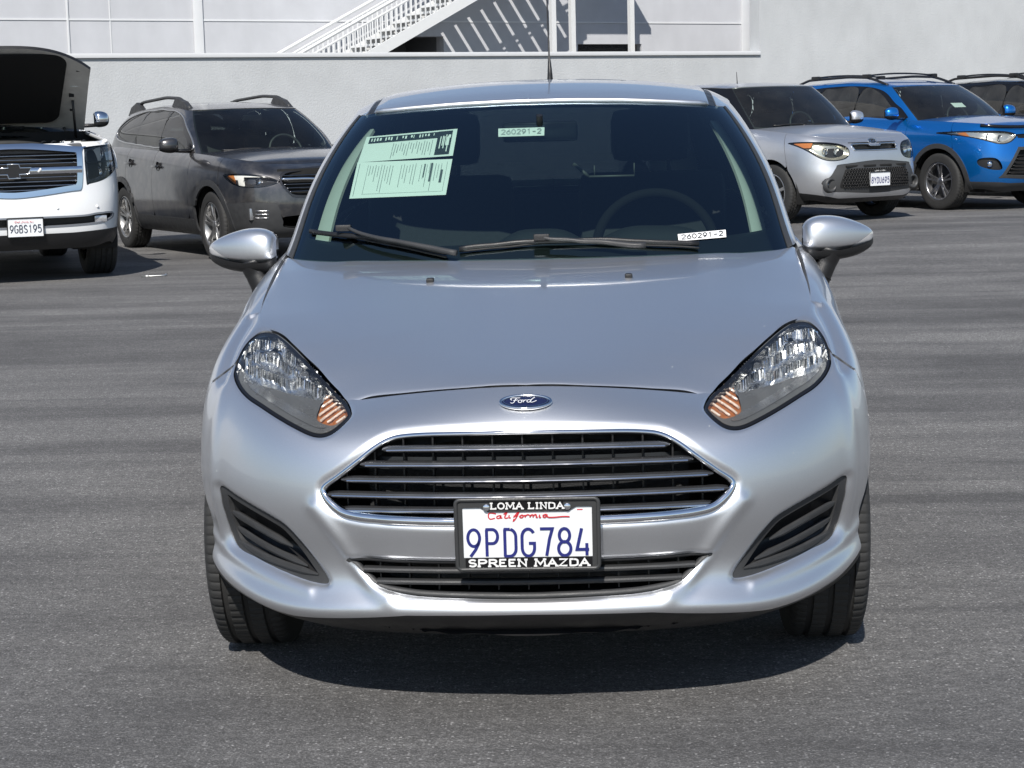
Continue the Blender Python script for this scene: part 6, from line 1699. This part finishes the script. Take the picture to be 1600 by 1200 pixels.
for sg in (1, -1):
    q = MB(); yb = face_y(S, sg * .78, 1.05); q.tube([(sg * x, face_y(S, sg * x, 1.05) + .02, 1.05 + .03 * (x - .65)) for x in np.linspace(.65, .94, 12)], .009, 6); q.build('lamp_divider', BLACK, sub, True)
    q = MB(); q.tube([(sg * .972, face_y(S, sg * .965, z) + .012, z) for z in np.linspace(.98, 1.16, 8)], .012, 6, upv=(0, 1, 0)); q.build('marker_light', WHITE_PLASTIC, sub, True)
gs = S['grille']
gr_ = feat('grille', S, np.minimum(gs + .004, .045 - gs), CHROME, sub, .03, .012)
q = MB(); q.grid([[(x, face_y(S, x, .97) + .10, z) for x in np.linspace(-.62, .62, 21)] for z in (.73, 1.21)]); q.build('grille_backing', VOID, gr_, False)
for zc in (1.125, 1.09, 1.055, .935, .898, .861, .826):
    q = MB(); V = []; X = np.linspace(-.575, .575, 25)
    q.tube([(x, face_y(S, x, zc) + .022, zc) for x in X], .0085, 6, flat=.8); q.build('slat', mat('bright_slat', (.40, .41, .43), .15, 1.0), gr_, True)
q = MB(); q.grid([[(x, face_y(S, x, zz) - .012 - d, zz) for x in np.linspace(-.60, .60, 33)] for zz, d in ((.965, 0), (.972, .010), (1.017, .012), (1.024, 0))]); q.build('centre_bar', CHROME, gr_, True)
yb = face_y(S, 0, .995) - .03
bpt = lambda a, b, d: (a, yb - d, .995 + b)
tie = [(-.15, -.028), (-.055, -.028), (-.045, -.062), (.055, -.062), (.045, -.028), (.125, -.028), (.15, .028), (.055, .028), (.045, .062), (-.055, .062), (-.045, .028), (-.125, .028)]
q = MB(); q.add([bpt(a, b, .006) for a, b in tie] + [bpt(a, b, -.01) for a, b in tie], [(0, 1, 4, 5, 6, 7, 10, 11), (1, 2, 3, 4), (7, 8, 9, 10)] + [(i + 12, (i + 1) % 12 + 12, (i + 1) % 12, i) for i in range(12)])
em = q.build('cross_emblem', mat('black_emblem', (.02, .02, .022), .25), gr_, False)
q = MB(); q.tube([bpt(a, b, .005) for a, b in tie], .007, 6, closed=True, upv=(0, 1, 0)); q.build('emblem_rim', CHROME, em, True)
q = MB(); q.tube([(.21, face_y(S, .21, 1.0) - .035, .98), (.235, face_y(S, .235, 1.0) - .035, 1.013)], .011, 6, upv=(0, 1, 0)); q.build('trim_letter', WHITE_PLASTIC, gr_, True)
G = B.G.copy(); G[..., 1] += .05
hs_ = Sheet(G, cmin=-1, cmax=1); panel('bumper_slot', hs_, np.minimum.reduce([S['slot'] + .01, .8 - B.y]), BLACK, sub, 0, flatnormals=True)
ax_ = np.abs(B.x)
feat('bumper_slot_trim', S, np.minimum.reduce([S['slot'] + .004, .012 - S['slot']]), mat('grey_slot_trim', (.30, .32, .36), .3, .5), sub, .02, .004)
for sg in (1, -1):
    q = MB(); yb2 = face_y(S, sg * .75, .55); q.box(sg * .75 - .055, sg * .75 + .055, yb2 + .01, yb2 + .05, .520, .578, .008); q.build('fog_lamp', mat('ribbed_fog_lens', (.5, .5, .52), .2, .6, vary=.3, vscale=60), sub)
small_plate(S, sub, .505, '9GBS195', x=.07, hgt=.16)
for x in (.36, .72, -.36, -.72):
    q = MB(); yb3 = face_y(S, x, .66); q.lathe([(-.003, 0), (-.003, .011), (.004, .014)], 14, 'y', (x, yb3 - .002, .66)); q.build('parking_sensor', WHITE_CAR, sub, True)
# open hood, turned about its rear hinges
ang = math.radians(-37)
hinge = Matrix.Translation((0, 1.50, 1.345)) @ Matrix.Rotation(ang, 4, 'X') @ Matrix.Translation((0, -1.50, -1.345))
def hood_grid(dz, inset):
    out = []
    for v in np.linspace(0, 1, 25):
        y = .16 + inset + (1.47 - .16 - inset * 2) * v
        hw = (.80 + .06 * v) - inset
        r = []
        for u in np.linspace(-1, 1, 49):
            fr_y = .24 * abs(u) ** 3 * (1 - v)
            r.append(tuple(hinge @ Vector((hw * u, y + fr_y, 1.24 + .10 * v + .06 * (1 - abs(u) ** 2.5) + dz - .03 * (1 - v) ** 6))))
        out.append(r)
    return np.array(out)
q = MB(); T_, U_ = hood_grid(0, 0), hood_grid(-.03, .004)
q.grid(T_[:, ::-1])
ho = q.build('open_hood', WHITE_CAR, sub, True)
HOOD_UNDER = mat('dusty_hood_underside', (.62, .61, .58), .5, vary=.22, vscale=9)
bm_ = MB(); bm_.grid(U_); bm_.build('hood_underside', HOOD_UNDER, ho, True)
rim_ = MB(); a_ = np.concatenate([T_[0], T_[1:, -1], T_[-1, ::-1][1:], T_[::-1, 0][1:]]); b_ = np.concatenate([U_[0], U_[1:, -1], U_[-1, ::-1][1:], U_[::-1, 0][1:]])
n_ = len(a_); rim_.add(np.concatenate([a_, b_]), [(i, (i + 1) % n_, (i + 1) % n_ + n_, i + n_) for i in range(n_)]); rim_.build('hood_seal', BLACK, ho, False)
pad_poly = rrect(.60, .47, .13, 8)
pv = []
for dz in (-.036, -.052):
    for (a, b) in pad_poly:
        v = (b + .50) / 1.0; y = .16 + .05 + 1.18 * min(1, max(0, v))
        pv.append(tuple(hinge @ Vector((a * (1.0 if v > .2 else .98), y, 1.24 + .10 * v + .05 * (1 - (abs(a) / .83) ** 2.5) + dz))))
n_ = len(pad_poly); q = MB(); q.add(pv, [tuple(range(n_, 2 * n_)), ] + [(i, (i + 1) % n_, (i + 1) % n_ + n_, i + n_) for i in range(n_)]); q.build('insulation_pad', mat('black_felt', (.006, .006, .006), .95, bump=.5, bscale=80), ho, False)
def hp_(x, v, dz=-.038): return tuple(hinge @ Vector((x, .16 + 1.31 * v, 1.24 + .10 * v + .055 * (1 - (abs(x) / .83) ** 2.5) + dz)))
for sg in (1, -1):
    for (x, v, r) in ((.70, .24, .018), (.68, .55, .022), (.70, .74, .010)):
        q = MB(); c0 = hp_(sg * x, v); q.box(c0[0] - r, c0[0] + r, c0[1] - .012, c0[1] + .012, c0[2] - r, c0[2] + r, .003); q.build('hood_hole', VOID, ho)
    q = MB(); q.tube([hp_(sg * .66, .45), hp_(sg * .74, .44)], .008, 6); q.build('hood_crease', HOOD_UNDER, ho, True)
    q = MB(); q.tube([hp_(sg * .70, .62), (sg * .74, 1.22, 1.27)], .012, 8); q.build('gas_strut', BLACK, ho, True)
    q = MB(); q.tube([hp_(sg * .66, .97), (sg * .70, 1.42, 1.30)], .014, 8); q.build('hinge', GREY_PLASTIC, ho, True)
# engine bay
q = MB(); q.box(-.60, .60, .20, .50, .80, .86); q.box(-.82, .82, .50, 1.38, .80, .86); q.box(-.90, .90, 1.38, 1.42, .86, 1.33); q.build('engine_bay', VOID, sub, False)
q = MB(); q.box(-.62, .62, .12, .42, 1.14, 1.225, .02); q.build('radiator_cover', mat('bay_grey_plastic', (.10, .10, .105), .5, vary=.3, vscale=12), sub)
q = MB(); q.box(-.30, .30, .55, 1.15, .90, 1.21, .04); q.build('engine_cover', BLACK, sub)
q = MB(); q.box(.46, .74, .55, .85, .90, 1.22, .02); q.build('battery', BLACK, sub)
q = MB(); q.box(.50, .70, .56, .62, 1.222, 1.24, .004); q.build('battery_label', PAPER, sub)
q = MB(); q.box(.60, .80, .22, .46, 1.0, 1.235, .03); q.build('coolant_tank', mat('milky_plastic', (.55, .54, .50), .4, vary=.2), sub)
q = MB(); q.tube(bspline(np.array([(-.5, .6, 1.18), (-.1, .5, 1.24), (.2, .52, 1.23), (.45, .62, 1.18)]), 20), .03, 10); q.build('intake_hose', RUBBER, sub, True)
for k_ in range(5):
    q = MB(); x0 = .3 + k_ * .09; q.tube(bspline(np.array([(x0, .45, 1.22), (x0 + .05, .6, 1.255), (x0 + .12, .8, 1.22), (x0 + .1, 1.0, 1.18)]), 14), .008, 6); q.build('wiring_loom', CHROME if k_ == 2 else BLACK, sub, True)
for sg in (1, -1):
    q = MB(); q.tube([(sg * .86, y, 1.235 + .07 * (y - .3)) for y in np.linspace(.28, 1.38, 12)], .018, 8); q.build('fender_lip', WHITE_CAR, sub, True)

# ---------------------------------------------------------------- small steel rod left on the asphalt
q = MB()
q.tube([(-.115, 0, .008), (-.02, 0, .008), (.06, .004, .008), (.09, .012, .009), (.105, .03, .012), (.10, .05, .016)], [.007, .007, .007, .008, .010, .011], 8)
rod = empty('lug_wrench', 'small pale metal rod with bent end lying on the asphalt', 'tool', (-3.83, 13.02, 0), .15)
q.build('shaft', mat('worn_steel', (.6, .6, .58), .35, .9, vary=.2), rod, True)
q = MB(); q.tube([(-.075, 0, .008), (-.055, 0, .008)], .0095, 8); q.build('grip_band', WHITE_PLASTIC, rod, True)
